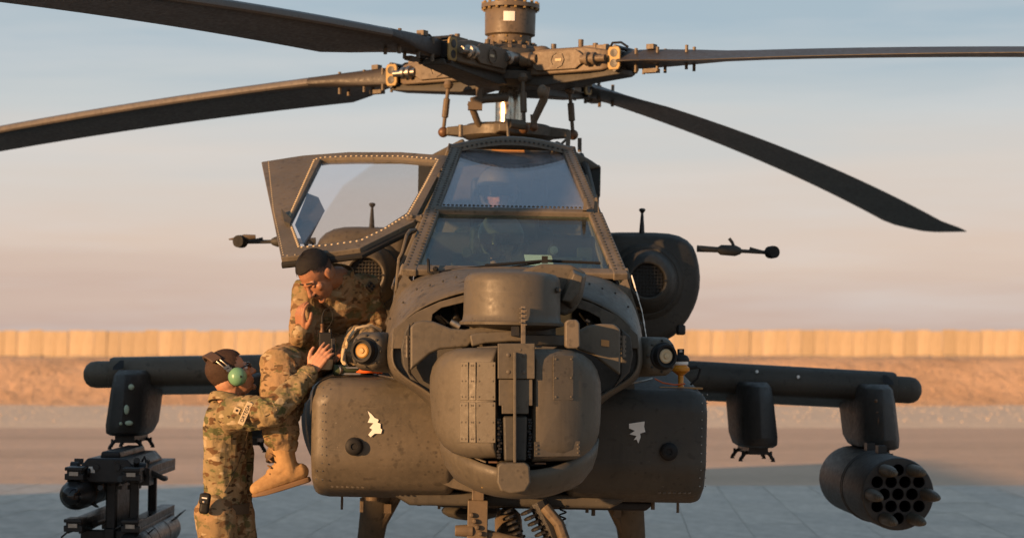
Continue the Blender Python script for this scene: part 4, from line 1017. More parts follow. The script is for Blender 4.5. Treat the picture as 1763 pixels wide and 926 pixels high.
# --- landing gear, chain gun and belly equipment
for s in (-1, 1):
    top = hl(652 if s < 0 else 1080, 862, 12.9); m = MB()
    top = V((top.x, -2.0, 1.0)); bot = V((top.x + s * .10, -1.70, .33))
    m.loft([[p + V((a * .085 * k, b * .09 * k, 0)) for a, b in ((-1, -.6), (-.4, -1), (.4, -1), (1, -.6), (1, .6), (.4, 1), (-.4, 1), (-1, .6))] for p, k in ((top, 1.05), (top.lerp(bot, .4), .9), (bot, .7))])
    lg = m.build('landing_gear_leg', O_, heli, bevel=.01)
    mm = MB(); mm.cyl(top + V((-s * .13, -.06, -.02)), bot + V((-s * .02, -.12, .25)), .028, n=10); mm.cyl(top + V((s * .03, -.11, -.0)), top + V((s * .03, -.11, -.10)), .05, .04, 12); mm.box(top.lerp(bot, .22) + V((-s * .07, -.1, 0)), (.04, .05, .05)); mm.build('drag_brace', HP, lg)
    mm = MB().lathe((bot.x - .10 * s - s * .14, bot.y, bot.z), (s, 0, 0), [(.15, 0), (.28, .01), (.325, .05), (.33, .11), (.325, .17), (.28, .21), (.15, .22)], 28); wl = mm.build('wheel', MATS['rubber'], lg)
    MB().lathe((bot.x - .10 * s - s * .14, bot.y, bot.z), (s, 0, 0), [(.05, .2), (.16, .215), (.16, .235), (.05, .245), (.001, .245)], 20).build('wheel_rim', O_, wl)
gun = MB(); gc = hl(822, 905, 11.6)
gun.box(gc + V((.0, 0, .02)), (.10, .16, .22)); gun.box(gc + V((.0, .02, .11)), (.06, .14, .14)); gun.cyl(gc + V((-.11, -.06, -.02)), gc + V((-.02, -.06, -.02)), .028, .034, 10); gun.cyl(gc + V((0, -.04, -.03)), gc + V((.34, -.02, -.10)), .028, .024, 10); gun.tube([gc + V((.33, 0, .10)), gc + V((.40, -.02, .02)), gc + V((.46, -.02, -.14))], .03, 8); gun.cyl(gc + V((.38, -.05, -.06)), gc + V((.36, -.05, -.16)), .04, n=10); gun.cyl(gc + V((.16, 0, -.12)), gc + V((.16, -1.2, -.16)), .022, n=10)
for k in range(5): gun.lathe(gc + V((-.03 + .015 * k, -.085, .06 - .03 * k)), (0, -1, 0), [(.014, 0), (.014, .015), (.006, .02)], 8)
gun.cyl(gc + V((.16, .5, .0)), gc + V((.16, -.05, -.12)), .07, n=12)
cg = gun.build('chain_gun', HP, heli, bevel=.006)
mm = MB()
for q in (0, 1):
    for k in range(11):
        c = gc + V((.14 + .10 * q + .018 * k * (1 if q else .7), .02, .08 - .026 * k)); mm.lathe(c, V((.45, 0, -1)), [(.022, 0), (.036, .004), (.036, .014), (.022, .018)], 10)
mm.build('feed_chute', MATS['weapon_black'], cg)
m = MB(); m.tube([gc + V((.30, .06, .12)), gc + V((.36, .05, .0)), gc + V((.44, .05, -.2))], .05, 10); m.build('gun_cradle', MATS['weapon_black'], cg)
m = MB(); pts = []; c = hl(970, 870, 11.7)
for k in range(121): a = 2 * math.pi * k / 10; pts.append(c + V((.016 * math.cos(a) - .012 * k / 60, .016 * math.sin(a), -.0032 * k)))
m.tube(pts, .0045, 5); m.build('coiled_cable', MATS['cap_black'], heli)
MB().ell(hl(812, 879, 13.2), (.17, .3, .05), 20, 10).build('belly_dome', OD, heli)
m = MB(); rnd = random.Random(2)
for px in (582, 622, 720, 755, 800, 945, 985, 1013, 1026, 1052, 1130, 1180): 
    p = V((hl(px, 860, 11.8).x, -3.1 + rnd.random() * .3, .97)); m.cyl(p, p - V((0, 0, .03 + rnd.random() * .05)), .006 + rnd.random() * .008, n=6)
m.parts('drain_tube', MATS['hub_paint'], heli)
MB().loft([[V((x, y, z)) for x, z in ((-.40, .97), (.75, .97), (.70, .925), (-.35, .925))] for y in (-3.0, -1.6)]).build('belly_tray', MATS['weapon_black'], heli, bevel=.01)
# ================================================================== stores under the wings
WB = MATS['weapon_black']
c0 = at(1546, 850, 13.35)
pod = empty('rocket_pod', c0); pod.rotation_euler = (R(.3), 0, R(1.0))
tag(pod, 'dark cylindrical rocket pod with nineteen tubes under the right wing tip', 'rocket pod')
PR = .208
tubes = []
for row, nrow in ((2, 3), (1, 4), (0, 5), (-1, 4), (-2, 3)):
    for k in range(nrow): tubes.append(((k - (nrow - 1) / 2) * .079, row * .0685, row, k, nrow))
MB().lathe((0, 1.72, 0), (0, -1, 0), [(.10, -.03), (.17, -.01), (PR - .01, .04), (PR, .10), (PR, .98), (PR + .004, .985), (PR + .004, 1.03), (PR, 1.035), (PR, 1.70), (PR - .004, 1.715), (PR - .010, 1.72), (PR - .014, 1.70), (PR - .014, .88)], 48).build('pod_shell', MATS['pod_grey'], pod, ang=30)
# front plate with real holes
fc = bmesh.new(); N = 48
outer_v = [fc.verts.new((math.cos(2 * math.pi * i / N) * (PR - .009), 0, math.sin(2 * math.pi * i / N) * (PR - .009))) for i in range(N)]
for i in range(N): fc.edges.new((outer_v[i], outer_v[(i + 1) % N]))
for x, z, *_ in tubes:
    hv = [fc.verts.new((x + .0345 * math.cos(2 * math.pi * i / 16), 0, z + .0345 * math.sin(2 * math.pi * i / 16))) for i in range(16)]
    for i in range(16): fc.edges.new((hv[i], hv[(i + 1) % 16]))
bmesh.ops.triangle_fill(fc, use_beauty=True, use_dissolve=False, edges=fc.edges[:])
for f in [f for f in fc.faces if any((f.calc_center_median() - V((x, 0, z))).length < .0335 and all((v.co - V((x, 0, z))).length < .0350 for v in f.verts) for x, z, *_ in tubes)]: fc.faces.remove(f)
me = bpy.data.meshes.new('face_plate'); fc.to_mesh(me); fc.free()
fp = link('face_plate', me, MATS['pod_grey'], pod, smooth=False)
tme = MB(); rg = [[V((r * math.cos(2 * math.pi * i / 16), y, r * math.sin(2 * math.pi * i / 16))) for i in range(16)] for r, y in ((.0335, .8), (.0335, -.004), (.0365, -.004), (.0365, .8))]
tme.loft(rg, True, False); tme = tme.mesh('launch_tube')
rme = MB().lathe((0, .3, 0), (0, -1, 0), [(.033, 0), (.034, .42), (.033, .48), (.029, .54), (.022, .595), (.019, .60), (.019, .63), (.014, .635), (.014, .66), (.006, .67)], 16).mesh('rocket')
for x, z, row, k, nrow in tubes:
    o = link('launch_tube', tme, WB, pod); o.location = (x, 0, z)
    if (abs(row) == 2 and k in (0, 2)) or (row == 0 and k in (0, 4)):
        rk = link('rocket', rme, MATS['turret_paint'], None); rk.location = c0 + V((x, -.0, z)); rk.rotation_euler = (R(.3), 0, R(1.0))
        nm = {(2, 0): 'upper left', (2, 2): 'upper right', (0, 0): 'middle left', (0, 4): 'middle right', (-2, 0): 'lower left', (-2, 2): 'lower right'}[(row, k)]
        tag(rk, 'grey rocket nose poking out of the %s tube of the rocket pod' % nm, 'rocket', 'rockets in the pod')
m = MB(); m.box((.0, .55, PR + .02), (.05, .1, .05)); m.box((0, .95, PR + .02), (.05, .1, .05)); m.parts('hanger_lug', WB, pod)
m = MB(); m.lathe((0, .72, 0), (0, 1, 0), [(PR + .001, 0), (PR + .008, .004), (PR + .008, .035), (PR + .001, .04)], 48); m.build('pod_band', MATS['pod_grey'], pod, ang=30)

# missile launcher on the left
LX, LY = -2.325, -1.05
rack = empty('missile_launcher', (LX, LY, 0)); rack.rotation_euler = (0, R(1.0), R(1.0))
tag(rack, 'black four rail missile launcher hanging under the left wing tip', 'missile launcher')
m = MB()
m.loft([[V((x, y, z)) for x, z in ((-.15, 1.08), (-.11, 1.125), (.11, 1.125), (.15, 1.08), (.15, 1.02), (.10, .985), (-.10, .985), (-.15, 1.02))] for y in (-.62, .62)])
m.loft([[V((x, y, z)) for x, z in ((-.06, 1.12), (.06, 1.12), (.05, 1.16), (-.05, 1.16))] for y in (-.5, .5)])
beam = m.build('rack_beam', WB, rack, bevel=.01)
MB().box((-.085, -.623, 1.06), (.035, .004, .035)).build('data_label', MATS['white_paint'], beam)
m = MB()
for s in (-1, 1):
    m.cyl((s * .17, -.55, 1.06), (s * .215, -.55, 1.06), .042, n=14); m.cyl((s * .12, -.60, 1.04), (s * .17, -.60, 1.04), .03, n=12); m.box((s * .20, -.45, 1.02), (.06, .18, .10)); m.cyl((s * .06, -.64, 1.075), (s * .06, -.60, 1.075), .018, n=10)
    for k in range(3): m.lathe((s * (.09 + .03 * k), -.635, 1.045), (s, 0, 0), [(.018, 0), (.024, .004), (.024, .014), (.018, .018)], 10)
m.tube([V((.10, -.60, 1.09)), V((.20, -.5, 1.06)), V((.28, -.3, 1.00)), V((.24, .1, .98))], .016, 8)
m.build('rack_connector', WB, rack, ang=50)
m = MB()
for y in (-.42, .35): m.box((0, y, .83), (.055, .07, .36)); m.box((.0, y, .68), (.34, .07, .05)); m.box((0, y, 1.0), (.34, .07, .04)); m.box((.13, y, .84), (.05, .05, .30))
m.box((0, -.05, .84), (.02, .75, .33)); m.box((.0, 0, .69), (.06, 1.0, .06))
m.build('rack_frame', WB, rack, bevel=.006)
# small clutter bolted to the carrier: plugs, brackets, hose ends
m = MB(); rn = random.Random(21)
for k in range(34):
    x, y, z = rn.uniform(-.19, .19), rn.uniform(-.66, -.2), rn.choice((1.0, 1.03, 1.07, 1.1, .95, .72)); q = rn.random(); r_ = rn.uniform(.010, .022)
    if q < .4: m.cyl((x, y, z), (x + rn.uniform(-.03, .03), y - rn.uniform(.02, .07), z + rn.uniform(-.02, .02)), r_, n=8)
    elif q < .7: m.box((x, y, z), (rn.uniform(.02, .05), rn.uniform(.03, .08), rn.uniform(.015, .04)))
    else: m.tube([V((x, y, z)), V((x + .02, y - .05, z + .03)), V((x + rn.uniform(-.06, .06), y - .06, z - .04)), V((x + rn.uniform(-.08, .08), y - .01, z - .09))], .006, 6)
tag(m.build('rack_fittings', MATS['pod_grey'], rack, ang=50), kind='stuff')
m = MB(); m.lathe((0, -.42, .86), (0, 0, 1), [(.030, -.14), (.034, -.13), (.034, .10), (.045, .11), (.045, .14)], 14); m.build('rack_post', MATS['pod_grey'], rack)
rail = MB(); rail.box((0, 0, .02), (.085, 1.62, .045)); rail.box((-.035, 0, -.015), (.018, 1.58, .03)); rail.box((.035, 0, -.015), (.018, 1.58, .03)); rail.box((0, -.74, .045), (.10, .20, .02)); rail.box((0, -.80, .0), (.105, .05, .035)); rail = rail.mesh('launch_rail')
for x, z in ((-.16, 1.025), (.16, 1.025), (-.16, .735), (.16, .735)):
    o = link('launch_rail', rail, WB, rack, bevel=.004); o.location = (x, .05, z)
    MB().box((x, -.787, z + .018), (.05, .004, .022)).build('rail_stop', MATS['bare_metal'], rack)
m = MB(); m.tube([V((.19, -.2, .98)), V((.192, -.2, .72))], .007, 6); m.tube([V((-.05, -.3, .66)), V((-.1, -.35, .55)), V((-.16, -.4, .42))], .005, 6); m.parts('hanging_strap', MATS['rubber'], rack)
def missile(x, z, label):
    e = empty('missile', (LX + x + z * .0, LY, z)); e.rotation_euler = (0, R(1.0), R(1.0)); tag(e, label, 'missile', 'missiles on the launcher')
    r = .089
    MB().lathe((0, .82, 0), (0, -1, 0), [(.05, -.01), (.075, 0), (r, .03), (r, 1.44), (r * .985, 1.50), (r * .92, 1.57), (r * .78, 1.63), (r * .62, 1.665)], 28).build('missile_body', WB, e)
    MB().lathe((0, -.845, 0), (0, -1, 0), [(r * .62, 0), (r * .55, .018), (r * .36, .033), (r * .15, .040), (.001, .042)], 24).build('seeker_dome', MATS['lens_dark'], e)
    m = MB()
    for d, c in ((-.50, 0), (-.18, 0), (.30, 0)): m.lathe((0, d, 0), (0, -1, 0), [(r, 0), (r + .0015, .001), (r + .0015, .013), (r, .014)], 28)
    m.parts('colour_band', MATS['rust_bolt'], e)
    m = MB()
    for a in (45, 135, 225, 315):
        d = V((math.cos(R(a)), 0, math.sin(R(a)))); n_ = V((-d.z, 0, d.x)) * .003
        for y0, y1, h in ((.50, .80, .075), (-.55, -.42, .035)): m.add([d * (r - .005) + n_ + V((0, y0, 0)), d * (r - .005) + n_ + V((0, y1, 0)), d * (r + h) + n_ + V((0, y1, 0)), d * (r + h * .8) + n_ + V((0, y0 + (y1 - y0) * .5, 0)), d * (r - .005) - n_ + V((0, y0, 0)), d * (r - .005) - n_ + V((0, y1, 0)), d * (r + h) - n_ + V((0, y1, 0)), d * (r + h * .8) - n_ + V((0, y0 + (y1 - y0) * .5, 0))], [(0, 1, 2, 3), (7, 6, 5, 4), (0, 4, 5, 1), (1, 5, 6, 2), (2, 6, 7, 3), (3, 7, 4, 0)])
    m.parts('missile_fin', WB, e, smooth=False)
missile(-.145, .925, 'black missile with rounded glass nose on the upper outer launcher rail')
missile(.175, .632, 'black banded missile on the lower inner launcher rail at the picture edge')

# ================================================================== small things on the bays
b0_ = at(1172, 669, 11.74)
lt = empty('beacon_fitting', b0_); tag(lt, 'amber fitting with black cap on a thin stem standing on the right bay', 'beacon fitting')
MB().box((0, 0, .004), (.215, .07, .010), Matrix.Rotation(R(1.2), 3, 'Y')).build('base_plate', MATS['placard'], lt, bevel=.002)
MB().lathe((0, 0, .006), (0, 0, 1), [(.018, 0), (.014, .01), (.014, .06), (.022, .065), (.022, .072), (.014, .076)], 14).build('stem', MATS['amber'], lt)
MB().lathe((0, 0, .075), (0, 0, 1), [(.012, -.01), (.030, .004), (.044, .014), (.045, .028), (.038, .036), (.030, .042), (.030, .048)], 24).build('amber_cup', MATS['amber'], lt)
MB().lathe((0, 0, .118), (0, 0, 1), [(.034, 0), (.038, .006), (.037, .020)], 24).build('white_band', MATS['white_paint'], lt)
m = MB().lathe((0, 0, .136), (0, 0, 1), [(.042, 0), (.043, .012), (.034, .028), (.020, .034), (.001, .035)], 24); m.box((0, 0, .182), (.034, .02, .034)); m.build('black_cap', MATS['cap_black'], lt, bevel=.003)
MB().box((0, -.006, .188), (.014, .012, .012)).build('cap_slot', MATS['bare_metal'], lt)
m = MB(); m.tube([V((.045, 0, .105)), V((.075, .01, .11)), V((.10, .02, .10)), V((.085, .02, .05)), V((.05, .02, .02))], .006, 8); m.cyl((.04, 0, .105), (.08, .012, .11), .010, n=8); m.build('lead', MATS['cap_black'], lt)
m = MB(); m.tube([V((-.13, .0, .05)), V((-.09, -.01, .03)), V((-.03, -.02, .02)), V((.02, -.02, .025))], .004, 6); m.build('red_wire', MATS['orange_cable'], lt)

def bay_z(y): return 1.572 + (y + 3.46) * .0629            # height of the bay lid
# orange lead coiled on the left bay
m = MB(); pts = []; cc_ = at(630, 643, 11.72)
for k in range(70):
    a = 2 * math.pi * k / 24; rr = .075 - .004 * math.sin(k * .7); pts.append(cc_ + V((rr * math.cos(a) * 1.05, rr * math.sin(a) * .8, .004 + .0028 * (k / 12) + .002 * math.sin(k * 1.3))))
m.tube(pts, .0048, 6)
o = m.build('orange_cable', MATS['orange_cable']); tag(o, 'coiled orange cable lying on the left bay beside the nose', 'cable')
# green and silver lamp lying beside it
p = at(590, 637, 11.66); lmp = empty('signal_torch', p); tag(lmp, 'dark green torch with silver reflector lying on the left bay lid', 'torch')
MB().lathe((0, 0, 0), (1, .25, 0), [(.026, -.045), (.028, -.04), (.028, 0), (.018, .03), (.016, .10), (.014, .105), (.001, .105)], 16).build('torch_body', MATS['green_fabric'], lmp)
MB().lathe((0, 0, 0), (-1, -.9, 0), [(.022, .0), (.025, .03), (.021, .034), (.008, .012), (.001, .012)], 16).build('reflector', MATS['bare_metal'], lmp)
m = MB(); m.box((.04, -.01, .012), (.10, .012, .008)); m.box((.03, -.015, -.018), (.12, .010, .008)); m.build('torch_clip', MATS['bare_metal'], lmp)
# tan cup
p = at(561, 628, 11.67)
cp = MB().lathe(p - V((0, 0, .024)), (0, 0, 1), [(.028, 0), (.031, .004), (.036, .05), (.033, .052), (.028, .006), (.001, .006)], 24).build('tan_cup', MATS['tan_plastic']); tag(cp, 'small tan cup under the radio at the corner of the left bay', 'cup')
# radio held against the bay
rp_ = at(561, 598, 11.68); rad = empty('handheld_radio', rp_); tag(rad, 'black handheld radio with whip aerial held up on the left bay corner', 'radio')
MB().box((0, 0, .015), (.066, .05, .12)).build('radio_body', MATS['cap_black'], rad, bevel=.008, seg=3)
m = MB(); m.box((.038, -.012, .0), (.022, .03, .09)); m.cyl((.022, 0, .07), (.022, 0, .092), .010, n=10); m.build('battery_clip', WB, rad, bevel=.005)
MB().lathe((-.018, 0, .072), (0, 0, 1), [(.013, 0), (.013, .012), (.009, .014), (.009, .035), (.010, .037), (.010, .044), (.006, .046)], 14).build('aerial_base', MATS['rust_bolt'], rad)
m = MB(); m.tube([V((-.018, 0, .12)), V((-.018, 0, .15)), V((-.012, 0, .175)), V((-.002, 0, .19))], [.006, .005, .0035, .002], 8)
m.tube([V((-.002, 0, .19)), V((.02, .0, .195)), V((.032, 0, .17)), V((.034, 0, .14)), V((.02, 0, .11)), V((.0, 0, .085))], .0018, 6); m.build('whip_aerial', MATS['rubber'], rad)
# camouflage bag beside the seated man
bp = at(622, 600, 11.9)
m = MB(); m.ell(bp, (.095, .09, .105), 18, 12); m.ell(bp + V((.01, -.03, .07)), (.085, .06, .045), 16, 10); m.ell(bp + V((-.04, -.05, -.02)), (.05, .05, .07), 14, 10); m.ell(bp + V((.0, -.0, -.07)), (.10, .085, .05), 14, 10)
me = remeshed('kit_bag', m, .008, 3); push(me, lambda c: .010 * (1 - 2 * abs(noise.noise(c * 16))) + .006 * noise.noise(c * 34))
bag = link('kit_bag', me, MATS['bag_cloth'], ang=180); tag(bag, 'crumpled camouflage bag on the left bay behind the round sensor', 'bag')
m = MB(); m.tube([bp + V((-.07, -.07, .02)), bp + V((-.05, -.10, .06)), bp + V((-.02, -.09, .1)), bp + V((.05, -.06, .115)), bp + V((.10, -.02, .09))], .010, 6); m.tube([bp + V((-.08, -.09, .0)), bp + V((-.085, -.10, -.06)), bp + V((-.06, -.10, -.11))], .012, 6); m.build('bag_strap', MATS['velcro'], bag)
# ================================================================== people
def basis(fwd, up=V((0, 0, 1))):
    """local X = right, Y = forward, Z = up"""
    y = fwd.normalized(); x = y.cross(up).normalized(); z = x.cross(y); return Matrix((x, y, z)).transposed()
def head_vol(mb, c, B):
    E = lambda p, r, nu=16, nv=12: mb.ell(c + B @ V(p), r, nu, nv, B)
    L = lambda pts, r: mb.limb([c + B @ V(p) for p in pts], r, 10)
    E((0, -.012, .035), (.076, .098, .088), 20, 14); E((0, .028, -.035), (.060, .066, .085)); E((0, .03, -.088), (.045, .052, .030)); E((0, -.03, -.02), (.066, .07, .07))
    L([(0, .088, .012), (0, .100, -.010), (0, .112, -.034)], [.008, .010, .014]); E((-.012, .100, -.038), (.009, .010, .008), 8, 6); E((.012, .100, -.038), (.009, .010, .008), 8, 6)
    L([(-.040, .074, .020), (-.015, .086, .019), (.015, .086, .019), (.040, .074, .020)], [.009, .011, .011, .009])
    L([(-.022, .083, -.064), (0, .090, -.061), (.022, .083, -.064)], [.006, .008, .006]); L([(-.019, .081, -.074), (0, .088, -.075), (.019, .081, -.074)], [.006, .008, .006])
    E((0, .076, -.105), (.022, .016, .016), 10, 8); E((-.045, .06, -.02), (.022, .02, .022), 10, 8); E((.045, .06, -.02), (.022, .02, .022), 10, 8)
    for s in (-1, 1): E((s * .078, -.008, -.008), (.010, .022, .033), 10, 8); E((s * .082, -.018, .006), (.010, .012, .020), 8, 6)
def neck_vol(mb, c, B, base): mb.limb([c + B @ V((0, -.02, -.05)), base], [.056, .062], 14)
def hand_vol(mb, w, fdir, back, thumb_side, curl=(25, 35, 25), spread=1.0, size=1.0, thumb=None):
    x = fdir.normalized(); z = (back - x * back.dot(x)).normalized(); y = z.cross(x) * thumb_side
    P = lambda a, b, c: w + (x * a + y * b + z * c) * size
    for j, b in enumerate((.028, .010, -.008, -.025)): mb.limb([P(.005, b * .55, 0), P(.05, b * .9, 0), P(.090, b, 0)], [.016 * size, .0165 * size, .0125 * size], 8)
    mb.limb([P(.01, .012, -.006), P(.05, .022, -.010)], [.018 * size, .015 * size], 8)
    for j, (b, l) in enumerate(zip((.030, .0105, -.009, -.027), (.070, .078, .072, .056))):
        p = P(.088, b, 0); a = 0.0; pts = [p]; sp = (.5 - j / 3) * .16 * spread
        for k, (fr_, cu) in enumerate(zip((.46, .30, .24), curl)):
            a += R(cu + (3 - j) * -2); d = x * math.cos(a) - z * math.sin(a) + y * sp; p = p + d.normalized() * l * fr_ * size; pts.append(p)
        mb.limb(pts, [.0092 * size, .0086 * size, .0078 * size, .0068 * size], 8)
    th = thumb or ((.02, .026, -.008), (.048, .052, -.014), (.074, .062, -.022), (.096, .060, -.030))
    mb.limb([P(*q) for q in th], [.0135 * size, .0115 * size, .010 * size, .0085 * size], 8)
def torso_vol(mb, secs, n=24):
    """secs: centre, right vector*half width, forward vector*half depth"""
    rings = []
    for c, u, v_ in secs:
        rings.append([c + u * math.copysign(abs(math.cos(a)) ** .85, math.cos(a)) + v_ * math.copysign(abs(math.sin(a)) ** .9, math.sin(a)) for a in [2 * math.pi * i / n for i in range(n)]])
    mb.loft(rings)
def folds(amp, scale, seed, stretch=(1, 1, 1)):
    st = V(stretch)
    def f(c):
        q = V((c.x * st.x, c.y * st.y, c.z * st.z)) * scale + V((seed, seed * 1.7, seed * .3))
        w_ = V((noise.noise(q * .6), noise.noise(q * .6 + V((7, 3, 1))), noise.noise(q * .6 + V((2, 9, 4))))) * .9
        a = 1 - 2 * abs(noise.noise(q + w_)); b = 1 - 2 * abs(noise.noise(q * 2.1 + w_ * 1.4))
        return amp * (.65 * a + .35 * b - .4)
    return f
def hair_cap(name, c, B, mat, parent, hairline=.045, nape=-.055, thick=.010, low_front=.05, side=.012):
    mb = MB(); rings = []; nu, nv = 40, 22; keep = []
    R0 = V((.078, .101, .091)); o = V((0, -.012, .035)); grid = []
    for j in range(nv + 1):
        t_ = math.pi * j / nv
        for i in range(nu):
            a = 2 * math.pi * i / nu; d = V((math.sin(t_) * math.cos(a), math.sin(t_) * math.sin(a), math.cos(t_)))
            n_ = 1 + .02 * noise.noise(d * 5 + c) + .01 * noise.noise(d * 17)
            top = thick * max(0, d.z) ** .6 * 1.2
            grid.append(o + V(((R0.x + top * .5) * d.x, (R0.y + top) * d.y, (R0.z + top) * d.z)) * n_)
    fs = []
    for j in range(nv):
        for i in range(nu):
            q = (j * nu + i, j * nu + (i + 1) % nu, (j + 1) * nu + (i + 1) % nu, (j + 1) * nu + i)
            m_ = sum((grid[k] for k in q), V()) / 4
            front = (m_.y + .012) / .1
            lim = low_front + .035 if front > .55 else (side if front > .05 else nape)
            if front > .05 and front <= .55: lim = side + (front - .05) * (low_front + .035 - side) * 1.6
            lim += .006 * noise.noise(m_ * 60)
            if m_.z > lim: fs.append(q)
    mb.add([c + B @ p for p in grid], fs)
    rn = random.Random(17); used_ = [[grid[k] for k in q] for q in fs]
    for q in used_:
        for _ in range(26):
            a_, b_ = rn.random(), rn.random(); s_ = q[0].lerp(q[1], a_).lerp(q[3].lerp(q[2], a_), b_); n_ = (s_ - o).normalized(); s_ = s_ - n_ * .001
            tg = V((rn.uniform(-.5, .5), -.4 if s_.z < .03 else .9, -.8 if s_.z < .09 else 0)); lay = (n_ * rn.uniform(.15, .55) + (tg - n_ * tg.dot(n_)).normalized()).normalized(); w_ = lay.cross(n_ + V((.1, .2, .05))).normalized() * .00045; L_ = rn.uniform(.004, .008)
            mb.add([c + B @ k for k in (s_ - w_, s_ + w_, s_ + lay * L_)], [(0, 1, 2)])
    ob = mb.build(name, MATS[mat], parent, ang=180); return ob
def text_patch(txt, mat, parent, M, size):
    cu = bpy.data.curves.new('lettering', 'FONT'); cu.body = txt; cu.size = size; cu.align_x = 'CENTER'; cu.align_y = 'CENTER'; cu.extrude = .0006
    o = bpy.data.objects.new('lettering', cu); COL.objects.link(o)
    dg = bpy.context.evaluated_depsgraph_get(); me = bpy.data.meshes.new_from_object(o.evaluated_get(dg), depsgraph=dg); bpy.data.objects.remove(o)
    r = link('lettering', me, MATS[mat], parent, smooth=False); r.matrix_local = M; return r
def nearest_on(me, p):
    """surface point and normal of a mesh nearest to p"""
    from mathutils.bvhtree import BVHTree
    bm = bmesh.new(); bm.from_mesh(me); t_ = BVHTree.FromBMesh(bm); bm.free(); return t_
def ray_hit(tree, px, py):
    d = (at(px, py, 5) - CAMP).normalized(); h = tree.ray_cast(CAMP, d); return h[0], h[1]
def boot(parent, ankle, toe, mat='boot_suede'):
    ax = (toe - ankle); 
    return ax

# ---------------------------------------------------------------- standing man
S = {}
Fw = V((.90, -.44, 0)).normalized(); Rt = V((-.44, -.90, 0)).normalized(); Up = V((0, 0, 1))
pel = at(386, 905, 11.78); pel.z = .92
wst = at(389, 868, 11.78); chs = at(388, 765, 11.78); uch = at(390, 722, 11.76); nkb = at(391, 688, 11.76)
shR, elR, wrR = at(401, 714, 11.60), at(472, 708, 11.46), at(535, 640, 11.58)
shL, elL, wrL = at(404, 714, 11.94), at(412, 795, 12.0), at(416, 868, 11.90)
hd = at(398, 645, 11.76); hB = basis(V((.80, .30, .42)))
hipR, hipL = pel + Rt * .08, pel - Rt * .08
ankR, ankL = V((pel.x + .02, pel.y - .12, .09)), V((pel.x + .10, pel.y + .14, .09))
knR, knL = hipR.lerp(ankR, .5) + Fw * .03, hipL.lerp(ankL, .5) + Fw * .03
mb = MB(); head_vol(mb, hd, hB); neck_vol(mb, hd, hB, nkb + V((0, 0, -.03)))
torso_vol(mb, [(pel - Up * .06, Rt * 0.101, Fw * 0.067), (pel, Rt * 0.105, Fw * 0.067), (wst + Up * .06, Rt * 0.094, Fw * 0.059), (chs, Rt * 0.105, Fw * 0.067), (uch, Rt * 0.105, Fw * 0.060), (nkb, Rt * 0.050, Fw * 0.046)])
mb.limb([shR, elR, wrR], [.05, .042, .026]); mb.limb([shL, elL, wrL], [.05, .042, .028])
for h_, k_, a_ in ((hipR, knR, ankR), (hipL, knL, ankL)): mb.limb([h_, k_, a_], [.085, .06, .04]); mb.limb([a_ - V((0, 0, .045)), a_ + Fw * .13 - V((0, 0, .055))], [.035, .03])
fd = (at(572, 597, 11.56) - wrR).normalized()
hand_vol(mb, wrR + (wrR - elR).normalized() * .005, V((.58, .06, .80)), V((-.25, -.95, .05)), 1, (8, 22, 20), 1.3, .98, ((.02, .026, -.004), (.048, .050, .002), (.078, .062, .004), (.102, .064, .0)))
hand_vol(mb, wrL, V((.06, -.05, -1)), V((.5, -.8, 0)), 1, (18, 24, 18), .4, .98)
me = remeshed('person', mb, .0042, 3)
man1 = link('person', me, MATS['skin_tan'], ang=180)
tag(man1, 'man in camouflage with a green headset standing and reaching up to the radio', 'person')
# coat
mb = MB()
torso_vol(mb, [(wst - Up * .035, Rt * 0.113, Fw * 0.076), (wst + Up * .03, Rt * 0.120, Fw * 0.085), (wst + Up * .12, Rt * 0.121, Fw * 0.085), (chs - Up * .06, Rt * 0.126, Fw * 0.087), (chs + Up * .04, Rt * 0.131, Fw * 0.090), (uch, Rt * 0.129, Fw * 0.083), (uch + Up * .05, Rt * 0.112, Fw * 0.079), (nkb - Up * .005, Rt * 0.065, Fw * 0.061)])
mb.limb([uch - Rt * .02, shR, shR.lerp(elR, .5), elR, elR.lerp(wrR, .5), wrR - (wrR - elR) * .02], [.085, .085, .078, .070, .060, .043], 18)
mb.limb([uch + Rt * .02, shL, shL.lerp(elL, .5), elL, elL.lerp(wrL, .55), wrL], [.085, .082, .074, .066, .056, .046], 18)
cm = remeshed('coat', mb, .0065, 3)
f1, f2 = folds(.020, 6.5, 3.0, (1.2, 1.2, .4)), folds(.011, 15, 9.0, (1.0, 1.0, .9))
ad_ = (wrR - shR).normalized()
push(cm, lambda c: f1(c) + (f2(c) if (c - elR).length < .22 else .3 * f2(c)))
coat = link('coat', cm, MATS['camo'], man1, ang=180)
tree = nearest_on(cm, None)
# collar
mb = MB(); pts = [nkb + Up * .012 + Rt * .082 * math.cos(a) + Fw * .078 * math.sin(a) + Up * (.010 * math.cos(a * 2)) for a in [2 * math.pi * i / 20 - math.pi * 1.35 for i in range(19)]]
rings = [[p + Up * .028 - Fw * 0, p + (p - nkb).normalized() * .010 + Up * .026, p + (p - nkb).normalized() * .022 - Up * .022, p + (p - nkb).normalized() * .012 - Up * .022] for p in pts]
mb.loft(rings).build('collar', MATS['camo'], man1, sub=1)
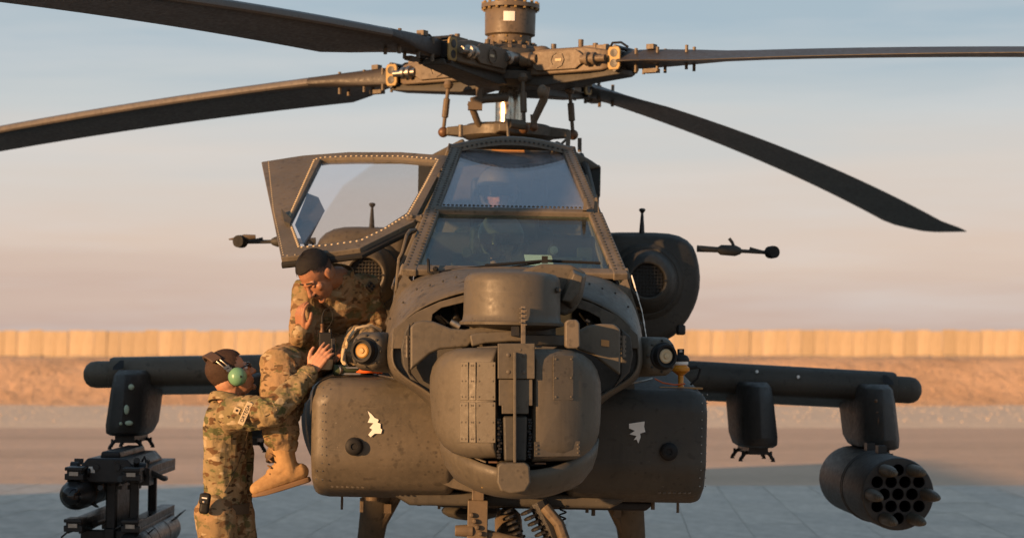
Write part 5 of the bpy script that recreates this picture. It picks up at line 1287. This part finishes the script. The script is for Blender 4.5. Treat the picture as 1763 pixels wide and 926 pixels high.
# zip line, rank tab, name tape
mb = MB(); zp = []
for px, py in ((427, 742), (422, 762), (414, 786), (405, 808), (396, 828), (386, 848)):
    h, n_ = ray_hit(tree, px, py)
    if h: zp.append(h + n_ * .003)
if len(zp) > 2: mb.tube(zp, .0022, 6); mb.build('zip', MATS['belt_brown'], man1)
def patch(px, py, w_, h_, rot, mat, txt=None, name='badge', tcol='thread_black', extra=None):
    h, n_ = ray_hit(tree, px, py)
    if not h: return
    view = (CAMP - h).normalized(); n2 = (n_ * .45 + view * .55).normalized()
    x = V((math.cos(R(rot)), 0, math.sin(R(rot)))); x = (x - n2 * x.dot(n2)).normalized(); y = n2.cross(x)
    M = Matrix((( x.x, y.x, n2.x, 0), (x.y, y.y, n2.y, 0), (x.z, y.z, n2.z, 0), (0, 0, 0, 1))); M.translation = h + n2 * .017
    b = MB(); b.box((0, 0, -.009), (w_, h_, .018)); b.xf(M); o = b.build(name, MATS[mat], man1, bevel=.0015)
    if txt:
        t_ = text_patch(txt, tcol, o, M @ Matrix.Translation((0, 0, .0012)), h_ * .78)
    if extra: bb = MB().lathe((0, 0, .0), (0, 0, 1), [(extra, 0), (extra, .002), (.001, .002)], 8); bb.xf(M); bb.build('badge_mark', MATS['thread_black'], o)
    return o
patch(423, 711, .118, .030, 66, 'velcro', 'ORTEGA', 'name_tape')
patch(408, 706, .030, .030, 66, 'velcro', None, 'rank_tab', extra=.0065)
# breast pocket flap, sleeve pocket flap and cuff
def cloth_flap(tr, quad, mat, par, name='pocket_flap'):
    pts = []
    for px, py in quad:
        h, n_ = ray_hit(tr, px, py)
        if h is None: return
        pts.append((h, n_))
    MB().loft([[h - n_ * .004 for h, n_ in pts], [h + n_ * .007 for h, n_ in pts]]).build(name, MATS[mat], par, bevel=.003)
cloth_flap(tree, [(448, 700), (470, 692), (477, 706), (455, 716)], 'camo', man1)
cloth_flap(tree, [(372, 745), (398, 748), (397, 764), (371, 760)], 'camo', man1)
mb = MB(); ca_ = (wrR - elR).normalized(); mb.tube([wrR - ca_ * .045, wrR - ca_ * .040, wrR - ca_ * .005, wrR], [.050, .053, .048, .043], 20); mb.build('cuff', MATS['camo'], man1)
# trousers, belt, pouch
mb = MB()
torso_vol(mb, [(pel - Up * .09, Rt * 0.134, Fw * 0.099), (pel - Up * .02, Rt * 0.141, Fw * 0.104), (wst - Up * .05, Rt * 0.128, Fw * 0.090), (wst + Up * .0, Rt * 0.121, Fw * 0.084)])
for h_, k_, a_ in ((hipR, knR, ankR), (hipL, knL, ankL)): mb.limb([h_, h_.lerp(k_, .5), k_, k_.lerp(a_, .5), a_ + Up * .10], [.104, .096, .085, .080, .072], 18)
tm = remeshed('trousers', mb, .008, 3); push(tm, folds(.012, 9, 5.0, (1, 1, .7))); link('trousers', tm, MATS['camo_warm_lit'], man1, ang=180)
mb = MB(); rings = []
for z, k in ((-.045, 1.0), (-.045, 1.03), (.005, 1.03), (.005, 1.0)): rings.append([wst + Up * z + Rt * .140 * k * math.cos(a) + Fw * .103 * k * math.sin(a) for a in [2 * math.pi * i / 40 for i in range(40)]])
mb.loft(rings, False, False).build('belt', MATS['belt_brown'], man1, ang=30)
p = at(353, 866, 11.57); B = Matrix.Rotation(R(8), 3, 'Y')
mb = MB().box(p, (.050, .035, .105), B); pc = mb.build('belt_pouch', MATS['cap_black'], man1, bevel=.016, seg=3)
mb = MB().box(p + V((-.001, -.012, .022)), (.052, .022, .055), B); mb.build('pouch_flap', MATS['rubber'], pc, bevel=.012, seg=3)
MB().lathe(p + V((-.002, -.022, .008)), (0, -1, 0), [(.006, 0), (.006, .003), (.003, .004)], 10).build('snap', MATS['bare_metal'], pc)
MB().box(p + V((0, -.0235, .028)), (.026, .002, .006), B).build('pouch_print', MATS['white_paint'], pc)
for px, w_ in ():
    q = at(px, 890, 11.44); mb = MB().ell(q, (w_, .03, .07), 12, 8); m_ = remeshed('side_pouch', mb, .008, 2); push(m_, folds(.008, 22, px, (1, 1, 1))); link('side_pouch', m_, MATS['camo_warm_lit'] if px == 405 else MATS['leather'], man1, ang=180)
for a_ in (ankR, ankL):
    mb = MB(); mb.limb([a_ + Up * .16, a_, a_ - Up * .03 + Fw * .02], [.06, .052, .05]); mb.limb([a_ - Up * .045 - Fw * .04, a_ - Up * .045 + Fw * .08, a_ - Up * .05 + Fw * .17], [.042, .045, .036]); bm_ = remeshed('boot', mb, .008, 2); link('boot', bm_, MATS['boot_suede'], man1, ang=180)
hair_cap('hair', hd, hB, 'hair_brown', man1, nape=-.065, low_front=.04)
# sunglasses
mb = MB(); e = lambda p: hd + hB @ V(p)
for s in (-1, 1): mb.ell(e((s * .032, .098, .008)), (.027, .006, .017), 14, 8, hB)
mb.tube([e((.058, .09, .014)), e((.079, .05, .016)), e((.083, -.01, .014))], .004, 6); mb.tube([e((-.058, .09, .014)), e((-.079, .05, .016)), e((-.083, -.01, .014))], .004, 6); mb.build('sunglasses', MATS['lens_dark'], man1)
mb = MB()
for s in (-1, 1): mb.ell(e((s * .031, .076, .002)), (.011, .011, .010), 10, 8, hB)
mb.parts('eye', MATS['white_paint'], man1)
# headset
hs = empty('headset', hd + V((0, 0, .1))); tag(hs, 'green ear cup headset with silver band on the standing man', 'headset')
eI = lambda p: hd + hB @ V(p) - hs.location
for s in (-1, 1):
    ax = hB @ V((s, 0, 0)); MB().lathe(eI((s * .076, .004, -.012)), ax, [(.040, 0), (.046, .012), (.047, .016), (.047, .022), (.046, .028), (.040, .046), (.028, .058), (.012, .064), (.001, .065)], 28).build('ear_cup', MATS['headset_green'], hs)
    MB().lathe(eI((s * .066, .004, -.012)), ax, [(.030, 0), (.046, .004), (.048, .012), (.042, .022)], 28).build('ear_cushion', MATS['rubber'], hs)
    MB().lathe(eI((s * .1395, .010, -.014)), ax, [(.008, 0), (.008, .003), (.001, .003)], 3).build('cup_emblem', MATS['thread_black'], hs)
mb = MB(); arc = []
for i in range(25):
    a = R(-8 + 196 * i / 24); arc.append(V((.094 * math.cos(a), -.012 - .045 * math.sin(a), .022 + .118 * math.sin(a))))
for k, off in enumerate((-.010, .010)): mb.tube([eI(p + V((0, off, 0))) for p in arc], .0035, 6)
for i in (2, 3, 21, 22): mb.box(eI(arc[i]), (.012, .03, .012), hB)
mb.build('headband', MATS['bare_metal'], hs)
mb = MB(); rings = []
for i in range(6, 19):
    p = arc[i]; o = (p - V((0, -.03, .02))).normalized(); rings.append([eI(p + o * .010 + V((0, -.032, 0))), eI(p + o * .010 + V((0, .022, 0))), eI(p - o * .008 + V((0, .022, 0))), eI(p - o * .008 + V((0, -.032, 0)))])
mb.loft(rings).build('band_pad', MATS['leather'], hs, bevel=.005)

# ---------------------------------------------------------------- seated man
F2 = V((-.62, -.78, 0)).normalized(); R2 = F2.cross(Up).normalized()          # his right
pel2 = at(600, 618, 12.42); pel2.z = 1.735
ch2 = at(588, 535, 12.22); uc2 = at(583, 497, 12.12); nk2 = at(572, 468, 12.02)
shR2, elR2, wrR2 = at(528, 508, 12.02), at(524, 592, 11.95), at(520, 572, 11.74)
shL2, elL2, wrL2 = at(632, 500, 12.22), at(646, 572, 12.22), at(618, 598, 12.0)
hd2 = at(546, 474, 11.88); hB2 = basis(V((-.42, -.48, -.72)), V((-.45, -.4, .8)))
hipR2, hipL2 = pel2 + R2 * .09 + F2 * .02, pel2 - R2 * .09
knR2, anR2 = at(480, 632, 11.68), at(493, 798, 11.70)
knL2, anL2 = at(522, 612, 11.98), at(486, 735, 12.42)
mb = MB(); head_vol(mb, hd2, hB2); neck_vol(mb, hd2, hB2, nk2 + V((.03, .03, -.03)))
sd = (shL2 - shR2).normalized(); fw2 = sd.cross(Up).normalized()
if fw2.y > 0: fw2 = -fw2
fw3 = (fw2 - Up * .35).normalized()
torso_vol(mb, [(pel2 - Up * .07, R2 * .13, F2 * .10), (pel2, R2 * .14, F2 * .10), (pel2.lerp(ch2, .5), sd * .14, fw2 * .09), (ch2, sd * .155, fw3 * .10), (uc2, sd * .15, fw3 * .085), (nk2, sd * .06, fw3 * .05)])
mb.limb([shR2, elR2, wrR2], [.05, .042, .028]); mb.limb([shL2, elL2, wrL2], [.05, .042, .028])
mb.limb([hipR2, knR2, anR2], [.085, .06, .04]); mb.limb([hipL2, knL2, anL2], [.085, .06, .04]); 
hand_vol(mb, wrR2, V((-.10, -.20, .95)), V((-.75, -.6, 0)), -1, (22, 30, 25), .8, 1.0)
hand_vol(mb, wrL2, V((-.8, -.5, -.2)), V((0, -.3, 1)), 1, (20, 25, 20), .6, 1.0)
me = remeshed('person', mb, .0042, 3)
man2 = link('person', me, MATS['skin_deep'], ang=180)
tag(man2, 'man in camouflage sitting on the left bay with head bowed and leg hanging', 'person')
mb = MB()
torso_vol(mb, [(pel2 - Up * .02, R2 * .185, F2 * .15), (pel2 + Up * .06, R2 * .19, F2 * .155), (pel2.lerp(ch2, .5), sd * .19, fw2 * .15), (ch2, sd * .198, fw3 * .145), (uc2, sd * .188, fw3 * .125), (uc2.lerp(nk2, .5), sd * .14, fw3 * .10), (nk2 + V((.015, .01, 0)), sd * .08, fw3 * .075)])
mb.limb([uc2, shR2, shR2.lerp(elR2, .5), elR2, elR2.lerp(wrR2, .6), wrR2], [.085, .086, .078, .072, .060, .046], 18)
mb.limb([uc2, shL2, shL2.lerp(elL2, .5), elL2, elL2.lerp(wrL2, .6), wrL2], [.085, .088, .080, .074, .060, .046], 18)
cm = remeshed('coat', mb, .0065, 3); f1, f2 = folds(.014, 8, 1.4, (1, 1, .6)), folds(.009, 17, 6.0)
push(cm, lambda c: f1(c) + .7 * f2(c)); coat2 = link('coat', cm, MATS['camo_warm_lit'], man2, ang=180)
tree2 = nearest_on(cm, None)
h, n_ = ray_hit(tree2, 638, 494)
if h:
    x, y, z = frame(n_); mb = MB(); mb.loft([[h + (x * a * .032 + y * b * .032) * k + z * o for a, b in ((1, 0), (0, 1), (-1, 0), (0, -1))] for k, o in ((1, -.01), (1, .008), (.9, .010))]); pt = mb.build('shoulder_patch', MATS['belt_brown'], man2, bevel=.003)
    mb = MB()
    for a, b in ((.4, 0), (0, .4), (-.4, 0), (0, -.4)): mb.ell(h + (x * a + y * b) * .036 + z * .010, (.008, .008, .008), 8, 6)
    mb.build('patch_mark', MATS['thread_black'], pt)
mb = MB(); pts = [nk2 + V((.015, .01, .0)) + sd * .088 * math.cos(a) + fw3 * .080 * math.sin(a) for a in [2 * math.pi * i / 20 - math.pi * 1.35 for i in range(18)]]; cN = nk2; upn = sd.cross(fw3).normalized()
if upn.z < 0: upn = -upn
mb.loft([[p + upn * .025, p + (p - cN).normalized() * .010 + upn * .022, p + (p - cN).normalized() * .02 - upn * .022, p + (p - cN).normalized() * .008 - upn * .02] for p in pts]).build('collar', MATS['camo_warm_lit'], man2, sub=1)
mb = MB()
torso_vol(mb, [(pel2 - Up * .10, R2 * .17, F2 * .14), (pel2 - Up * .03, R2 * .185, F2 * .15), (pel2 + Up * .05, R2 * .175, F2 * .14)])
mb.limb([hipR2, hipR2.lerp(knR2, .5), knR2, knR2.lerp(anR2, .22), knR2.lerp(anR2, .55) + V((-.018, 0, 0)), knR2.lerp(anR2, .74) + V((-.012, 0, 0)), knR2.lerp(anR2, .80)], [.115, .108, .098, .098, .090, .084, .060], 20)
mb.limb([hipL2, hipL2.lerp(knL2, .5), knL2, knL2.lerp(anL2, .5), anL2], [.115, .108, .100, .085, .06], 20)
tm = remeshed('trousers', mb, .0075, 3); push(tm, lambda c, a=folds(.014, 8, 2.2, (1, 1, .8)), b=folds(.007, 18, 8): a(c) + b(c)); link('trousers', tm, MATS['camo_warm_lit'], man2, ang=180)
# boots: shaft, foot, sole, laces
def make_boot(par, an, toe_dir, sole_n, k=1.0):
    t_ = toe_dir.normalized(); u = (sole_n - t_ * sole_n.dot(t_)).normalized(); w_ = t_.cross(u)
    P = lambda a, b, c=0: an + (t_ * a + u * b + w_ * c) * k
    mb = MB(); mb.limb([P(-.005, .16), P(-.008, .08), P(0, .01), P(0, -.04)], [.054 * k, .052 * k, .050 * k, .052 * k], 16)
    mb.limb([P(-.05, -.055), P(.02, -.05), P(.09, -.058), P(.155, -.070)], [.042 * k, .048 * k, .044 * k, .036 * k], 16); mb.limb([P(.0, -.01), P(.07, -.035)], [.05 * k, .042 * k], 14); mb.ell(P(.165, -.072), (.035 * k, .035 * k, .032 * k), 12, 8)
    me = remeshed('boot', mb, .005, 4); push(me, folds(.0016, 30, 3.0)); b = link('boot', me, MATS['boot_suede'], par, ang=180)
    out_ = [(-.088, .0), (-.080, .028), (-.05, .038), (.0, .038), (.06, .043), (.13, .046), (.180, .032), (.199, 0), (.180, -.032), (.13, -.046), (.06, -.043), (.0, -.038), (-.05, -.038), (-.080, -.028)]
    s_ = MB().loft([[P(a, -.088 - (.0 if a > .0 else .0), c) for a, c in out_], [P(a * 1.01, -.103 if 0.0 < a < .05 else -.113 + (.008 if a > .17 else 0), c * 1.02) for a, c in out_]]); s_.build('sole', MATS['boot_sole'], b, bevel=.007, seg=3)
    mb = MB()
    for i in range(6): mb.tube([P(.085 - .012 * i, -.022 + .026 * i, -.036), P(.098 - .013 * i, -.008 + .026 * i, 0), P(.085 - .012 * i, -.022 + .026 * i, .036)], .0045, 5)
    mb.build('laces', MATS['boot_sole'], b); return b
make_boot(man2, anR2, V((-.94, -.1, -.29)), V((-.28, -.05, .95)), 1.06)
make_boot(man2, anL2 + V((0, .02, -.02)), V((-.5, .7, -.4)), V((-.2, .3, .92)), 1.0)
hair_cap('hair', hd2, hB2, 'hair_black', man2, nape=.022, thick=.010, low_front=.050, side=.048)
hair_cap('hair_fade', hd2 - (hB2 @ V((0, 0, .002))), hB2, 'hair_fade', man2, nape=-.035, thick=.0, low_front=.05, side=.0)
e2 = lambda p: hd2 + hB2 @ V(p)
mb = MB(); mb.limb([e2((-.022, .092, -.052)), e2((0, .098, -.048)), e2((.022, .092, -.052))], [.004, .0055, .004], 8); mb.limb([e2((-.042, .084, .028)), e2((-.015, .092, .031))], [.0035, .0045], 8); mb.limb([e2((.042, .084, .028)), e2((.015, .092, .031))], [.0035, .0045], 8); mb.parts('facial_hair', MATS['hair_black'], man2)
mb = MB()
for s in (-1, 1): mb.ell(e2((s * .031, .078, .002)), (.011, .010, .006), 10, 8, hB2)
mb.parts('eyelid', MATS['skin_deep'], man2)

# ---------------------------------------------------------------- crew inside the cockpit
def crew(y, z, x, label, k=1.0):
    c = HM @ V((x, y, z)); B = basis(V((.08, -1, -.12)))
    mb = MB(); head_vol(mb, c, B); neck_vol(mb, c, B, c + V((0, .03, -.17)))
    torso_vol(mb, [(c + V((0, .10, -.62)), V((.17, 0, 0)), V((0, .12, 0))), (c + V((0, .08, -.40)), V((.18, 0, 0)), V((0, .12, 0))), (c + V((0, .06, -.24)), V((.19, 0, 0)), V((0, .10, 0))), (c + V((0, .04, -.15)), V((.07, 0, 0)), V((0, .07, 0)))])
    for s in (-1, 1): mb.limb([c + V((s * .19, .06, -.26)), c + V((s * .27, -.02, -.48)), c + V((s * .17, -.22, -.46))], [.062, .052, .04])
    me = remeshed('person', mb, .008, 2); p = link('person', me, MATS['skin_tan'], ang=180); tag(p, label, 'person')
    e = lambda q: c + B @ V(q)
    mb = MB(); torso_vol(mb, [(c + V((0, .10, -.60)), V((.20, 0, 0)), V((0, .15, 0))), (c + V((0, .08, -.40)), V((.215, 0, 0)), V((0, .155, 0))), (c + V((0, .06, -.25)), V((.22, 0, 0)), V((0, .13, 0))), (c + V((0, .04, -.17)), V((.10, 0, 0)), V((0, .09, 0)))])
    for s in (-1, 1): mb.limb([c + V((s * .19, .06, -.27)), c + V((s * .27, -.02, -.48)), c + V((s * .18, -.20, -.46))], [.085, .072, .052])
    me = remeshed('flight_vest', mb, .012, 2); push(me, folds(.008, 14, y)); link('flight_vest', me, MATS['camo'], p, ang=180)
    mb = MB(); rings = []; grid = []; fs = []; nu, nv = 32, 18
    for j in range(nv + 1):
        t_ = math.pi * j / nv
        for i in range(nu):
            a = 2 * math.pi * i / nu; grid.append(V((.125 * math.sin(t_) * math.cos(a), -.01 + .148 * math.sin(t_) * math.sin(a), .03 + .135 * math.cos(t_))))
    for j in range(nv):
        for i in range(nu):
            q = (j * nu + i, j * nu + (i + 1) % nu, (j + 1) * nu + (i + 1) % nu, (j + 1) * nu + i); mm_ = sum((grid[t2] for t2 in q), V()) / 4
            if mm_.z > (.045 if mm_.y > .06 else -.075): fs.append(q)
    mb.add([e(q) for q in grid], fs); hm = mb.build('helmet', MATS['helmet_grey'], p, ang=60); q = hm.modifiers.new('s', 'SOLIDIFY'); q.thickness = .012; q.offset = -1
    mb = MB(); mb.loft([[e((.132 * math.sin(a), -.012 + .158 * math.cos(a), z_)) for a in [R(-62 + 124 * i / 14) for i in range(15)]] + [e((.126 * math.sin(a), -.012 + .150 * math.cos(a), z_)) for a in [R(62 - 124 * i / 14) for i in range(15)]] for z_ in (.055, .0)]); mb.build('visor', MATS['lens_dark'], hm)
    mb = MB(); mb.tube([e((.10, .05, -.06)), e((.07, .13, -.085)), e((.012, .14, -.07))], .007, 6); mb.box(e((.0, .135, -.068)), (.03, .02, .018)); mb.build('boom_microphone', MATS['cap_black'], hm)
    mb = MB()
    for s in (-1, 1): mb.lathe(e((s * .118, .0, -.02)), B @ V((s, 0, 0)), [(.05, 0), (.048, .02), (.03, .03), (.001, .032)], 18)
    mb.parts('ear_cup', MATS['rubber'], hm); return p
crew(-2.35, 2.31, -.06, 'helmeted front seat crew member behind the lower windshield')
crew(-1.10, 2.66, -.07, 'helmeted rear seat crew member behind the upper windshield')
